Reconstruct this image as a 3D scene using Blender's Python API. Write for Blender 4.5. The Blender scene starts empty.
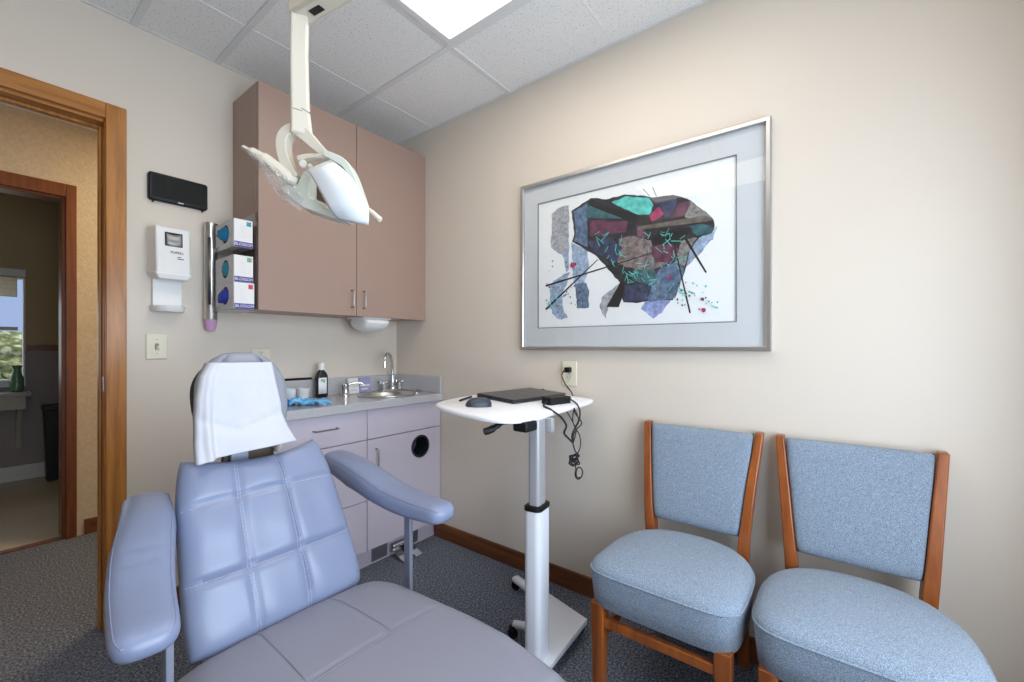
import bpy, bmesh, math, random
from mathutils import Vector, Matrix, noise
random.seed(7)
S = bpy.context.scene
COL = S.collection
V = Vector
PI = math.pi

# ---------------------------------------------------------------- camera survey
F = 422.0
TH = math.atan2(324, 422)
CAM = V((-1.7462, -2.3025, 1.138))
HY = 347.0
RIGHT = V((math.sin(TH), -math.cos(TH), 0))
FWD = V((math.cos(TH), math.sin(TH), 0))

def ray(px, py):
    return FWD + RIGHT * ((px - 512) / F) + V((0, 0, -(py - HY) / F))
def at_x(px, py, x):
    r = ray(px, py); return CAM + r * ((x - CAM.x) / r.x)
def at_y(px, py, y):
    r = ray(px, py); return CAM + r * ((y - CAM.y) / r.y)
def at_z(px, py, z):
    r = ray(px, py); return CAM + r * ((z - CAM.z) / r.z)
def at_d(px, py, d):
    return CAM + ray(px, py) * d

H = 2.47

# ---------------------------------------------------------------- materials
def srgb(r, g, b):
    def c(v):
        v /= 255.0
        return v / 12.92 if v <= 0.04045 else ((v + 0.055) / 1.055) ** 2.4
    return (c(r), c(g), c(b), 1)

def base(name):
    m = bpy.data.materials.new(name); m.use_nodes = True
    nt = m.node_tree
    return m, nt, nt.nodes['Principled BSDF']

def mat(name, rgb, rough=0.5, metal=0.0, spec=0.5, bump=None, vary=None, coat=0.0, sheen=0.0):
    """bump=(scale, strength, detail); vary=(scale, amount)"""
    m, nt, p = base(name)
    col = srgb(*rgb)
    p.inputs['Base Color'].default_value = col
    p.inputs['Roughness'].default_value = rough
    p.inputs['Metallic'].default_value = metal
    p.inputs['Specular IOR Level'].default_value = spec
    p.inputs['Coat Weight'].default_value = coat
    p.inputs['Sheen Weight'].default_value = sheen
    tc = nt.nodes.new('ShaderNodeTexCoord')
    if vary:
        n = nt.nodes.new('ShaderNodeTexNoise'); n.inputs['Scale'].default_value = vary[0]; n.inputs['Detail'].default_value = 4
        nt.links.new(tc.outputs['Object'], n.inputs['Vector'])
        r = nt.nodes.new('ShaderNodeValToRGB')
        a = vary[1]
        r.color_ramp.elements[0].position = 0.3; r.color_ramp.elements[1].position = 0.7
        r.color_ramp.elements[0].color = tuple(c * (1 - a) for c in col[:3]) + (1,)
        r.color_ramp.elements[1].color = tuple(min(1, c * (1 + a)) for c in col[:3]) + (1,)
        nt.links.new(n.outputs['Fac'], r.inputs['Fac']); nt.links.new(r.outputs['Color'], p.inputs['Base Color'])
    if bump:
        n = nt.nodes.new('ShaderNodeTexNoise'); n.inputs['Scale'].default_value = bump[0]
        n.inputs['Detail'].default_value = bump[2] if len(bump) > 2 else 3
        nt.links.new(tc.outputs['Object'], n.inputs['Vector'])
        b = nt.nodes.new('ShaderNodeBump'); b.inputs['Strength'].default_value = bump[1]; b.inputs['Distance'].default_value = 0.01
        nt.links.new(n.outputs['Fac'], b.inputs['Height']); nt.links.new(b.outputs['Normal'], p.inputs['Normal'])
    return m

def wood(name, dark, light, rough=0.35, axis='Z', scale=9.0):
    m, nt, p = base(name)
    tc = nt.nodes.new('ShaderNodeTexCoord'); mp = nt.nodes.new('ShaderNodeMapping')
    sc = {'X': (0.08, 1, 1), 'Y': (1, 0.08, 1), 'Z': (1, 1, 0.08)}[axis]
    mp.inputs['Scale'].default_value = tuple(s * scale for s in sc)
    nt.links.new(tc.outputs['Object'], mp.inputs['Vector'])
    n = nt.nodes.new('ShaderNodeTexNoise'); n.inputs['Scale'].default_value = 3.0; n.inputs['Detail'].default_value = 6; n.inputs['Distortion'].default_value = 0.6
    nt.links.new(mp.outputs['Vector'], n.inputs['Vector'])
    r = nt.nodes.new('ShaderNodeValToRGB'); r.color_ramp.elements[0].position = 0.32; r.color_ramp.elements[1].position = 0.68
    r.color_ramp.elements[0].color = srgb(*dark); r.color_ramp.elements[1].color = srgb(*light)
    nt.links.new(n.outputs['Fac'], r.inputs['Fac']); nt.links.new(r.outputs['Color'], p.inputs['Base Color'])
    p.inputs['Roughness'].default_value = rough
    return m

def speckle(name, stops, scale, rough=0.9, bump=0.3, kind='noise', detail=2, sheen=0.0):
    m, nt, p = base(name)
    tc = nt.nodes.new('ShaderNodeTexCoord')
    if kind == 'noise':
        n = nt.nodes.new('ShaderNodeTexNoise'); n.inputs['Scale'].default_value = scale; n.inputs['Detail'].default_value = detail; out = n.outputs['Fac']
    else:
        n = nt.nodes.new('ShaderNodeTexVoronoi'); n.inputs['Scale'].default_value = scale; out = n.outputs['Color']
    nt.links.new(tc.outputs['Object'], n.inputs['Vector'])
    r = nt.nodes.new('ShaderNodeValToRGB')
    els = r.color_ramp.elements
    while len(els) < len(stops): els.new(0.5)
    for e, (pos, c) in zip(els, stops): e.position = pos; e.color = srgb(*c)
    nt.links.new(out, r.inputs['Fac']); nt.links.new(r.outputs['Color'], p.inputs['Base Color'])
    p.inputs['Roughness'].default_value = rough; p.inputs['Sheen Weight'].default_value = sheen
    p.inputs['Specular IOR Level'].default_value = 0.3
    if bump:
        b = nt.nodes.new('ShaderNodeBump'); b.inputs['Strength'].default_value = bump; b.inputs['Distance'].default_value = 0.005
        h = n.outputs['Fac'] if kind == 'noise' else n.outputs['Distance']
        nt.links.new(h, b.inputs['Height']); nt.links.new(b.outputs['Normal'], p.inputs['Normal'])
    return m

def emit(name, rgb, strength):
    m, nt, p = base(name)
    p.inputs['Base Color'].default_value = srgb(240, 240, 240)
    p.inputs['Emission Color'].default_value = rgb + (1,)
    p.inputs['Emission Strength'].default_value = strength
    return m

def clear(name, rgb=(255, 255, 255), gloss=0.12, rough=0.05, tintmix=0.0):
    m = bpy.data.materials.new(name); m.use_nodes = True
    nt = m.node_tree; nt.nodes.remove(nt.nodes['Principled BSDF'])
    out = nt.nodes['Material Output']
    t = nt.nodes.new('ShaderNodeBsdfTransparent'); t.inputs['Color'].default_value = srgb(*rgb)
    g = nt.nodes.new('ShaderNodeBsdfGlossy'); g.inputs['Roughness'].default_value = rough
    lw = nt.nodes.new('ShaderNodeLayerWeight'); lw.inputs['Blend'].default_value = 0.5
    pw = nt.nodes.new('ShaderNodeMath'); pw.operation = 'POWER'; pw.inputs[1].default_value = 4.0
    nt.links.new(lw.outputs['Facing'], pw.inputs[0])
    mu = nt.nodes.new('ShaderNodeMath'); mu.operation = 'MULTIPLY_ADD'; mu.inputs[1].default_value = 0.8; mu.inputs[2].default_value = gloss
    nt.links.new(pw.outputs[0], mu.inputs[0])
    mx = nt.nodes.new('ShaderNodeMixShader')
    nt.links.new(mu.outputs[0], mx.inputs[0]); nt.links.new(t.outputs[0], mx.inputs[1]); nt.links.new(g.outputs[0], mx.inputs[2])
    last = mx
    if tintmix:
        d = nt.nodes.new('ShaderNodeBsdfDiffuse'); d.inputs['Color'].default_value = srgb(235, 232, 228)
        m2 = nt.nodes.new('ShaderNodeMixShader'); m2.inputs[0].default_value = tintmix
        nt.links.new(mx.outputs[0], m2.inputs[1]); nt.links.new(d.outputs[0], m2.inputs[2]); last = m2
    nt.links.new(last.outputs[0], out.inputs['Surface'])
    return m

M = {}
M['wall'] = mat('wall_paint', (218, 207, 193), 0.42, spec=0.35, bump=(220, 0.03, 2))
M['wall_left'] = mat('wall_paint_less_bounce', (160, 145, 126), 0.6)  # unseen wall, darkened to cut light bounced onto the cabinet side
M['hall_wall'] = mat('hall_wallpaper', (205, 188, 160), 0.8, bump=(90, 0.25, 4), vary=(60, 0.08))
M['ceil'] = speckle('ceiling_tile', [(0.0, (170, 169, 167)), (0.34, (204, 203, 200)), (0.40, (236, 235, 232)), (1.0, (240, 239, 236))], 130, 0.9, 0.15, detail=3)
M['tbar'] = mat('ceiling_grid_white', (222, 222, 220), 0.5)
M['groove'] = mat('tile_score_line', (232, 231, 228), 0.6)
M['carpet'] = speckle('loop_carpet', [(0.28, (48, 52, 62)), (0.46, (90, 95, 106)), (0.58, (122, 126, 136)), (0.75, (170, 168, 165))], 130, 0.95, 0.9, detail=3)
M['vinyl'] = mat('vinyl_floor', (196, 182, 150), 0.35, vary=(3, 0.06))
M['basebd'] = wood('baseboard_wood', (92, 50, 22), (128, 74, 36), 0.4, 'Y')
M['casing'] = wood('oak_casing', (150, 92, 34), (190, 128, 60), 0.32, 'Z', 14)
M['casing_head'] = wood('oak_casing_header', (150, 92, 34), (190, 128, 60), 0.32, 'X', 14)
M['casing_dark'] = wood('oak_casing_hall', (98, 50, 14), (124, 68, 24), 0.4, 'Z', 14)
M['upcab'] = mat('mauve_laminate', (163, 137, 124), 0.38, spec=0.4)
M['locab'] = mat('laminate_daylight_tint', (200, 191, 203), 0.35, spec=0.4)  # same laminate as the uppers, blue of the daylight put into its colour
M['edge'] = mat('laminate_edge', (140, 126, 128), 0.5)
M['counter'] = mat('grey_solid_counter', (182, 181, 184), 0.16, spec=0.5, vary=(120, 0.05))
M['steel'] = mat('brushed_steel', (205, 203, 199), 0.3, 1.0)
M['chrome'] = mat('chrome', (225, 226, 228), 0.08, 1.0)
M['nickel'] = mat('handle_nickel', (150, 146, 140), 0.3, 1.0)
M['vinyl_pad'] = mat('lavender_vinyl', (134, 144, 172), 0.33, spec=0.55, bump=(260, 0.06, 3))
M['seat_pad'] = mat('seat_vinyl_warm_reflection', (140, 140, 153), 0.42, spec=0.5, bump=(260, 0.06, 3))  # chair vinyl with the warm ceiling reflection put into its colour
M['head_pad'] = mat('grey_headrest_vinyl', (146, 150, 164), 0.42)
M['thread'] = mat('stitching_thread', (176, 184, 206), 0.7)
M['piping'] = mat('vinyl_piping', (132, 140, 168), 0.4)
M['pewter'] = mat('painted_grey_steel', (150, 156, 172), 0.35, 0.4)
M['shell'] = mat('dark_back_shell', (44, 45, 52), 0.45)
M['cream'] = mat('cream_plastic', (214, 206, 190), 0.38, bump=(300, 0.02))
M['paper'] = mat('white_paper_cloth', (206, 207, 214), 0.85, bump=(30, 0.15, 3))
M['shield'] = mat('white_light_shield', (232, 236, 238), 0.18, spec=0.5)
M['rim'] = mat('pale_green_housing', (206, 210, 198), 0.35)
M['hole'] = mat('dark_brown_reflector', (92, 78, 64), 0.35)
M['film'] = clear('clear_wrap', (252, 252, 252), 0.14, 0.10, 0.20)
M['acrylic'] = clear('clear_acrylic', (246, 248, 248), 0.05, 0.03)
M['glass'] = clear('picture_glass', (253, 254, 254), 0.03, 0.015)
M['silver'] = mat('silver_frame', (205, 203, 200), 0.3, 0.9)
M['matb'] = mat('grey_mat_board', (210, 210, 212), 0.9)
M['matin'] = mat('mat_board_inner_line', (120, 116, 114), 0.8)
M['printp'] = mat('print_paper', (243, 242, 242), 0.9)
M['white'] = mat('white_plastic', (236, 235, 232), 0.3)
M['white2'] = mat('white_table_laminate', (240, 240, 242), 0.35)
M['whitemetal'] = mat('white_powder_coat', (226, 228, 234), 0.35)
M['grey_tube'] = mat('grey_inner_tube', (176, 176, 178), 0.35, 0.3)
M['black'] = mat('black_plastic', (17, 17, 18), 0.45, spec=0.3)
M['black_soft'] = mat('black_rubber', (28, 28, 30), 0.6)
M['laptop'] = mat('charcoal_laptop_shell', (52, 52, 57), 0.32, 0.2)
M['logo'] = mat('laptop_logo', (110, 110, 114), 0.3, 0.6)
M['mouse'] = mat('slate_mouse', (52, 57, 68), 0.45)
M['chairwood'] = wood('cherry_chair_wood', (122, 62, 24), (166, 92, 42), 0.28, 'Z', 10)
M['fabric'] = speckle('blue_tweed', [(0.30, (96, 110, 128)), (0.47, (126, 141, 158)), (0.56, (140, 154, 169)), (0.72, (170, 181, 192))], 420, 0.9, 0.35, detail=2, sheen=0.2)
M['switch'] = mat('ivory_plate', (226, 219, 196), 0.35)
M['dark'] = mat('dark_slot', (18, 17, 17), 0.6)
M['lcd'] = mat('dark_lcd', (20, 23, 23), 0.5, spec=0.2)
M['lcdseg'] = mat('lcd_segment', (13, 15, 15), 0.5, spec=0.2)
M['window_dark'] = mat('dispenser_window', (150, 150, 148), 0.15)
M['inkdark'] = mat('label_ink', (52, 52, 60), 0.6)
M['inkblue'] = mat('label_ink_blue', (74, 84, 150), 0.6)
M['boxwhite'] = mat('glove_carton', (232, 230, 228), 0.5)
M['boxgrey'] = mat('glove_carton_front', (214, 212, 214), 0.5, vary=(70, 0.12))
M['boxband'] = mat('carton_purple_band', (70, 62, 142), 0.5)
M['teal'] = mat('teal_glove', (0, 122, 170), 0.55)
M['teal2'] = mat('teal_glove_b', (20, 140, 160), 0.55)
M['indigo'] = mat('indigo_glove', (44, 54, 160), 0.55)
M['sqteal'] = mat('carton_teal_square', (50, 150, 180), 0.5)
M['sqgreen'] = mat('carton_green_square', (120, 170, 140), 0.5)
M['sqred'] = mat('carton_red_square', (205, 50, 90), 0.5)
M['pinkcup'] = mat('lilac_paper_cup', (206, 160, 196), 0.55)
M['bottle'] = mat('dark_bottle', (24, 24, 34), 0.15)
M['blabel'] = mat('bottle_label', (232, 234, 236), 0.6)
M['blueglove'] = mat('sky_blue_glove', (112, 184, 232), 0.55)
M['blueglove2'] = mat('deep_blue_glove', (44, 140, 206), 0.55)
M['cupwhite'] = mat('white_cup', (230, 232, 236), 0.5)
M['lavpack'] = mat('lavender_packet', (150, 150, 190), 0.4)
M['drawhole'] = mat('waste_chute_black', (26, 30, 38), 0.35)
M['kickmetal'] = mat('kick_plate_metal', (138, 138, 142), 0.4, 0.7)
M['room_lower'] = mat('room_lower_wall', (150, 142, 142), 0.7)
M['room_upper'] = mat('room_upper_wall', (176, 156, 118), 0.7)
M['whitebase'] = mat('white_baseboard', (214, 214, 214), 0.5)
M['shelfgrey'] = mat('grey_shelf', (168, 162, 154), 0.5)
M['vase'] = mat('green_glass_vase', (92, 130, 96), 0.2)
M['blind'] = mat('cream_blind', (216, 208, 190), 0.7)
M['leaf'] = speckle('hedge_leaves', [(0.3, (62, 78, 50)), (0.5, (120, 132, 92)), (0.65, (196, 204, 178)), (0.8, (235, 238, 226))], 16, 0.8, 0.5, detail=4)
M['bluefar'] = mat('blue_parked_van', (120, 150, 200), 0.4)
M['blind'].node_tree.nodes['Principled BSDF'].inputs['Transmission Weight'].default_value = 0.0
_nt = M['blind'].node_tree; _tr = _nt.nodes.new('ShaderNodeBsdfTranslucent'); _tr.inputs['Color'].default_value = srgb(240, 232, 214)
_mx = _nt.nodes.new('ShaderNodeMixShader'); _mx.inputs[0].default_value = 0.7
_nt.links.new(_nt.nodes['Principled BSDF'].outputs[0], _mx.inputs[1]); _nt.links.new(_tr.outputs[0], _mx.inputs[2]); _nt.links.new(_mx.outputs[0], _nt.nodes['Material Output'].inputs['Surface'])
M['darkbin'] = mat('black_bin', (22, 22, 24), 0.5)

# ---------------------------------------------------------------- mesh helpers
def NB(): return bmesh.new()

def box(bm, x0, x1, y0, y1, z0, z1, mi=0, mtx=None):
    vs = [bm.verts.new(V((x, y, z))) for x in (x0, x1) for y in (y0, y1) for z in (z0, z1)]
    if mtx is not None:
        for v in vs: v.co = mtx @ v.co
    for a in ((0, 1, 3, 2), (4, 6, 7, 5), (0, 4, 5, 1), (2, 3, 7, 6), (0, 2, 6, 4), (1, 5, 7, 3)):
        f = bm.faces.new([vs[i] for i in a]); f.material_index = mi
    return vs

def ring_loft(bm, rings, caps=True, mi=0, closed=False):
    R = [[bm.verts.new(p) for p in r] for r in rings]
    n = len(R[0])
    rng = range(len(R)) if closed else range(len(R) - 1)
    for i in rng:
        a, b = R[i], R[(i + 1) % len(R)]
        for k in range(n):
            f = bm.faces.new((a[k], a[(k + 1) % n], b[(k + 1) % n], b[k])); f.material_index = mi
    if caps and not closed:
        f = bm.faces.new(list(reversed(R[0]))); f.material_index = mi
        f = bm.faces.new(R[-1]); f.material_index = mi
    return R

def frame_of(d):
    d = d.normalized()
    up = V((0, 0, 1)) if abs(d.z) < 0.95 else V((1, 0, 0))
    s = d.cross(up).normalized(); return s, s.cross(d).normalized()

def tube(bm, pts, r, seg=10, closed=False, flat=None, mi=0):
    """sweep a circle (or ellipse via flat=(a,b) multipliers) along pts; r is a number or one per point"""
    pts = [V(p) for p in pts]; n = len(pts)
    rs = r if isinstance(r, (list, tuple)) else [r] * n
    tang = []
    for i in range(n):
        a = pts[(i - 1) % n] if (closed or i > 0) else pts[i]
        b = pts[(i + 1) % n] if (closed or i < n - 1) else pts[i]
        tang.append((b - a).normalized())
    s, u = frame_of(tang[0])
    rings = []
    for i in range(n):
        t = tang[i]
        s = (s - t * s.dot(t)).normalized(); u = s.cross(t).normalized()
        fa, fb = flat or (1, 1)
        rings.append([pts[i] + s * math.cos(2 * PI * k / seg) * rs[i] * fa + u * math.sin(2 * PI * k / seg) * rs[i] * fb for k in range(seg)])
    ring_loft(bm, rings, True, mi, closed)

def cyl(bm, p0, p1, r0, r1=None, seg=24, mi=0):
    tube(bm, [p0, p1], [r0, r1 if r1 is not None else r0], seg, mi=mi)

def lathe(bm, prof, c, seg=28, mi=0, cap=True):
    c = V(c)
    rings = [[c + V((r * math.cos(2 * PI * k / seg), r * math.sin(2 * PI * k / seg), z)) for k in range(seg)] for r, z in prof]
    ring_loft(bm, rings, cap, mi)

def prism(bm, poly, off, mi=0):
    """poly = list of 3-D points, extruded by vector off"""
    off = V(off)
    ring_loft(bm, [[V(p) for p in poly], [V(p) + off for p in poly]], True, mi)

def bezier(pts, n=8, closed=False):
    """Catmull-Rom through pts"""
    pts = [V(p) for p in pts]; out = []
    m = len(pts)
    for i in range(m if closed else m - 1):
        if closed: p0, p1, p2, p3 = pts[(i - 1) % m], pts[i], pts[(i + 1) % m], pts[(i + 2) % m]
        else: p0, p1, p2, p3 = pts[max(i - 1, 0)], pts[i], pts[i + 1], pts[min(i + 2, m - 1)]
        for k in range(n):
            t = k / n
            out.append(0.5 * ((2 * p1) + (p2 - p0) * t + (2 * p0 - 5 * p1 + 4 * p2 - p3) * t * t + (3 * p1 - p0 - 3 * p2 + p3) * t ** 3))
    if not closed: out.append(pts[-1])
    return out

def grid_sheet(bm, fn, nu, nv, mi=0):
    P = [[bm.verts.new(fn(i / (nu - 1), j / (nv - 1))) for j in range(nv)] for i in range(nu)]
    for i in range(nu - 1):
        for j in range(nv - 1):
            f = bm.faces.new((P[i][j], P[i + 1][j], P[i + 1][j + 1], P[i][j + 1])); f.material_index = mi
    return P

ORG = {}
def obj(name, bm, mats, parent=None, loc=None, bevel=0.0, segs=2, smooth=True, angle=40, solid=0.0, sub=0):
    """links ONE mesh object; bm is in world space, the origin goes to loc (or to the parent's)"""
    o_at = V(ORG[parent.name]) if parent is not None else V(loc if loc is not None else (0, 0, 0))
    bmesh.ops.recalc_face_normals(bm, faces=bm.faces)
    bmesh.ops.translate(bm, verts=bm.verts, vec=-o_at)
    me = bpy.data.meshes.new(name); bm.to_mesh(me); bm.free()
    for m in (mats if isinstance(mats, (list, tuple)) else [mats]): me.materials.append(m)
    if smooth:
        me.polygons.foreach_set('use_smooth', [True] * len(me.polygons))
        me.set_sharp_from_angle(angle=math.radians(angle))
    o = bpy.data.objects.new(name, me); COL.objects.link(o)
    if parent is not None: o.parent = parent
    else: o.location = o_at
    ORG[o.name] = o_at
    if solid:
        md = o.modifiers.new('thick', 'SOLIDIFY'); md.thickness = solid; md.offset = 0
    if bevel:
        md = o.modifiers.new('bevel', 'BEVEL'); md.width = bevel; md.segments = segs; md.limit_method = 'ANGLE'; md.angle_limit = math.radians(35)
    if sub:
        md = o.modifiers.new('sub', 'SUBSURF'); md.levels = sub; md.render_levels = sub
    return o

def tag(o, label, cat, group=None, kind=None):
    o['label'] = label; o['category'] = cat
    if group: o['group'] = group
    if kind: o['kind'] = kind
    return o

def thing(name, label, cat, loc, group=None):
    o = bpy.data.objects.new(name, None); COL.objects.link(o)
    o.location = loc; o.empty_display_size = 0.05; ORG[o.name] = V(loc)
    return tag(o, label, cat, group)

def struct(name, bm, m, parent=None, **k):
    o = obj(name, bm, m, parent, **k)
    if parent is None: o['kind'] = 'structure'
    return o

def text(name, body, size, m, parent, origin, xdir, ydir, extrude=0.0004):
    cu = bpy.data.curves.new(name, 'FONT'); cu.body = body; cu.size = size; cu.extrude = extrude; cu.align_x = 'CENTER'; cu.align_y = 'CENTER'
    cu.materials.append(m)
    tmp = bpy.data.objects.new(name, cu); COL.objects.link(tmp)
    bpy.context.view_layer.update()
    me = bpy.data.meshes.new_from_object(tmp.evaluated_get(bpy.context.evaluated_depsgraph_get()))
    bpy.data.objects.remove(tmp)
    o = bpy.data.objects.new(name, me); COL.objects.link(o)
    x = V(xdir).normalized(); y = V(ydir).normalized(); z = x.cross(y)
    mt = Matrix((x, y, z)).transposed().to_4x4()
    o.parent = parent
    mt.translation = V(origin) - ORG[parent.name]
    o.matrix_local = mt
    return o

def pad(name, m, parent, P, n, hf, thick, nu=40, nv=40, power=6.0, rnd=0.10, bottom=None, **k):
    """upholstered slab. P(u,v): point on mid plane for u,v in [-1,1]; n: face normal; hf(u,v): dome height"""
    bm = NB(); n = V(n).normalized()
    def sp(i, N):
        t = -1 + 2 * i / (N - 1); return math.sin(t * PI / 2) * 0.55 + t * 0.45
    top, bot = [], []
    for i in range(nu):
        ru, rb = [], []
        for j in range(nv):
            u, v = sp(i, nu), sp(j, nv)
            uu = u * math.sqrt(max(0, 1 - rnd * abs(v) ** 4)); vv = v * math.sqrt(max(0, 1 - rnd * abs(u) ** 4))
            e = (max(0.0, 1 - abs(u) ** power) * max(0.0, 1 - abs(v) ** power)) ** 0.42
            p = P(uu, vv)
            edge = i in (0, nu - 1) or j in (0, nv - 1)
            a = bm.verts.new(p + n * (e * hf(u, v)))
            ru.append(a)
            rb.append(a if edge else bm.verts.new(p - n * (e * thick)))
        top.append(ru); bot.append(rb)
    for i in range(nu - 1):
        for j in range(nv - 1):
            bm.faces.new((top[i][j], top[i + 1][j], top[i + 1][j + 1], top[i][j + 1]))
            try: bm.faces.new((bot[i][j], bot[i][j + 1], bot[i + 1][j + 1], bot[i + 1][j]))
            except ValueError: pass
    return obj(name, bm, m, parent, angle=80, **k)

# ================================================================ THE ROOM
XL, YB = -3.3, -2.86          # left wall and wall behind the camera
DX0, DX1, DZ = -2.30, -1.396, 2.047   # door opening
T = 0.09
# floor
bm = NB(); box(bm, XL - 0.1, 0.1, YB - 0.1, 1.36, -0.06, 0); struct('floor', bm, M['carpet'])
bm = NB(); box(bm, -4.2, 0.4, 1.36, 3.6, -0.06, 0.0); struct('floor_back_room', bm, M['vinyl'])
# wall with door (far)
bm = NB()
box(bm, DX1, 0.0, 0, T, 0, H + 0.02); box(bm, XL, DX0, 0, T, 0, H + 0.02); box(bm, DX0, DX1, 0, T, DZ, H + 0.02)
struct('wall_far', bm, M['wall'])
bm = NB(); box(bm, 0, 0.12, YB, T, 0, H + 0.02); struct('wall_right', bm, M['wall'])
bm = NB(); box(bm, XL - 0.12, XL, YB, T, 0, H + 0.02); struct('wall_left', bm, M['wall_left'])
# wall behind the camera, with the window
WX0, WX1, WZ0, WZ1 = -2.10, -0.40, 0.50, 1.90
bm = NB()
box(bm, XL - 0.12, WX0, YB - 0.14, YB, 0, H); box(bm, WX1, 0.12, YB - 0.14, YB, 0, H)
box(bm, WX0, WX1, YB - 0.14, YB, 0, WZ0); box(bm, WX0, WX1, YB - 0.14, YB, WZ1, H)
struct('wall_near', bm, M['wall'])
bm = NB()
for x in (WX0, (WX0 + WX1) / 2 - 0.025, WX1 - 0.05): box(bm, x, x + 0.05, YB - 0.11, YB - 0.05, WZ0, WZ1)
for z in (WZ0, WZ1 - 0.05): box(bm, WX0, WX1, YB - 0.11, YB - 0.05, z, z + 0.05)
struct('window_1', bm, M['white'])
# ceiling
bm = NB(); box(bm, XL - 0.12, 0.12, YB - 0.14, T, H, H + 0.06); struct('ceiling', bm, M['ceil'])
bm = NB()
for x in (-0.43, -1.02, -1.315, -1.62, -2.21, -2.8): box(bm, x - 0.012, x + 0.012, YB, 0, H - 0.006, H)
for y in (-0.945, -2.165): box(bm, XL, 0, y - 0.012, y + 0.012, H - 0.0055, H)
for a in ((XL, 0, -0.012, 0), (-0.012, 0, YB, 0)): box(bm, a[0], a[1], a[2], a[3], H - 0.003, H)
struct('trim_1', bm, M['tbar'])
bm = NB()
for y in (-0.36, -1.53): box(bm, XL, -0.02, y - 0.003, y + 0.003, H - 0.002, H)
struct('trim_2', bm, M['groove'])
# baseboards
bm = NB(); box(bm, -0.014, 0, YB, -0.376, 0, 0.088); struct('baseboard_right', bm, M['basebd'], bevel=0.004)
bm = NB(); box(bm, DX1 + 0.075, -0.97, -0.014, 0, 0, 0.088); struct('baseboard_far', bm, M['basebd'], bevel=0.004)

# unseen slabs above and beside the rooms, added to stop sun leaking in
bm = NB(); box(bm, -4.6, 0.75, -3.1, 3.45, 3.1, 3.25); struct('sun_block_top', bm, M['tbar'])
bm = NB(); box(bm, 0.55, 0.75, -3.1, 3.45, 0, 3.1); struct('sun_block_side', bm, M['wall'])

# door casing + jambs (room side and hall side)
CW = 0.056
bm = NB()
for y0, y1 in ((-0.02, 0.0), (T, T + 0.006)):
    box(bm, DX1 - 0.006, DX1 + CW, y0, y1, 0, DZ + CW)
    box(bm, DX0 - CW, DX0 + 0.006, y0, y1, 0, DZ + CW)
    box(bm, DX0 + 0.006, DX1 - 0.006, y0, y1, DZ - 0.006, DZ + CW, 1)
box(bm, DX1 - 0.008, DX1, 0, T, 0, DZ); box(bm, DX0, DX0 + 0.018, 0, T, 0, DZ); box(bm, DX0 + 0.018, DX1 - 0.008, 0, T, DZ - 0.018, DZ, 1)
box(bm, DX1 - 0.017, DX1 - 0.008, 0.045, 0.075, 0, DZ - 0.018); box(bm, DX0 + 0.018, DX1 - 0.017, 0.045, 0.075, DZ - 0.03, DZ - 0.018)
d1 = struct('door_1', bm, [M['casing'], M['casing_head']], bevel=0.004)
bm = NB(); box(bm, DX1 - 0.0095, DX1 - 0.008, 0.008, 0.036, 0.96, 1.02); obj('strike_plate', bm, M['nickel'], d1)

# hall
HYW = 1.326
D2X1 = -1.370
bm = NB()
box(bm, D2X1, 0.4, HYW, HYW + 0.12, 0, H); box(bm, -2.3, D2X1, HYW, HYW + 0.12, 2.03, H); box(bm, -4.2, -2.3, HYW, HYW + 0.12, 0, H)
struct('wall_hall', bm, M['hall_wall'])
bm = NB(); box(bm, -4.2, 0.4, T, HYW + 0.12, H, H + 0.05); struct('ceiling_hall', bm, M['ceil'])
bm = NB(); box(bm, 0.3, 0.4, T, HYW, 0, H); struct('wall_hall_right', bm, M['hall_wall'])
bm = NB(); box(bm, -4.3, -4.2, T, HYW, 0, H); struct('wall_hall_left', bm, M['hall_wall'])
bm = NB(); box(bm, D2X1 + 0.075, 0.3, HYW - 0.014, HYW, 0, 0.09); struct('baseboard_hall', bm, M['basebd'])
bm = NB()
box(bm, D2X1 - 0.004, D2X1 + 0.042, HYW - 0.02, HYW, 0, 2.03 + 0.072)
box(bm, -2.37, D2X1 - 0.004, HYW - 0.02, HYW, 2.026, 2.03 + 0.072); box(bm, -2.37, -2.3, HYW - 0.02, HYW, 0, 2.026)
box(bm, D2X1 - 0.02, D2X1, HYW, HYW + 0.12, 0, 2.03); box(bm, -2.3, D2X1 - 0.02, HYW, HYW + 0.12, 2.012, 2.03)
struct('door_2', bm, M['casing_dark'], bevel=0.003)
bm = NB(); box(bm, -2.3, D2X1 - 0.02, HYW + 0.0, HYW + 0.05, 0, 0.006); struct('trim_3', bm, M['basebd'])

# back room seen through both doors
BY = 3.25
WR = -1.415
bm = NB()
box(bm, WR, 0.4, BY, BY + 0.14, 0, 1.12); box(bm, -4.2, WR, BY, BY + 0.14, 0, 0.82)
struct('wall_back_room', bm, M['room_lower'])
bm = NB()
box(bm, WR, 0.4, BY, BY + 0.14, 1.12, 3.0); box(bm, -4.2, WR, BY, BY + 0.14, 1.73, 2.6)
struct('wall_back_room_upper', bm, M['room_upper'])
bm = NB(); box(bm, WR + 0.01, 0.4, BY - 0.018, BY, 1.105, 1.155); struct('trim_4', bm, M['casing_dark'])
bm = NB(); box(bm, -4.2, WR, HYW + 0.12, BY, H, H + 0.05); struct('ceiling_back_room', bm, M['ceil'])
bm = NB(); box(bm, WR, 0.4, HYW + 0.12, BY, 3.0, 3.05); box(bm, WR - 0.02, WR, HYW + 0.12, BY, H + 0.05, 3.05); struct('back_room_sky_lid', bm, M['room_upper'])  # unseen lid added to keep sky light from leaking into the back room
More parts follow.
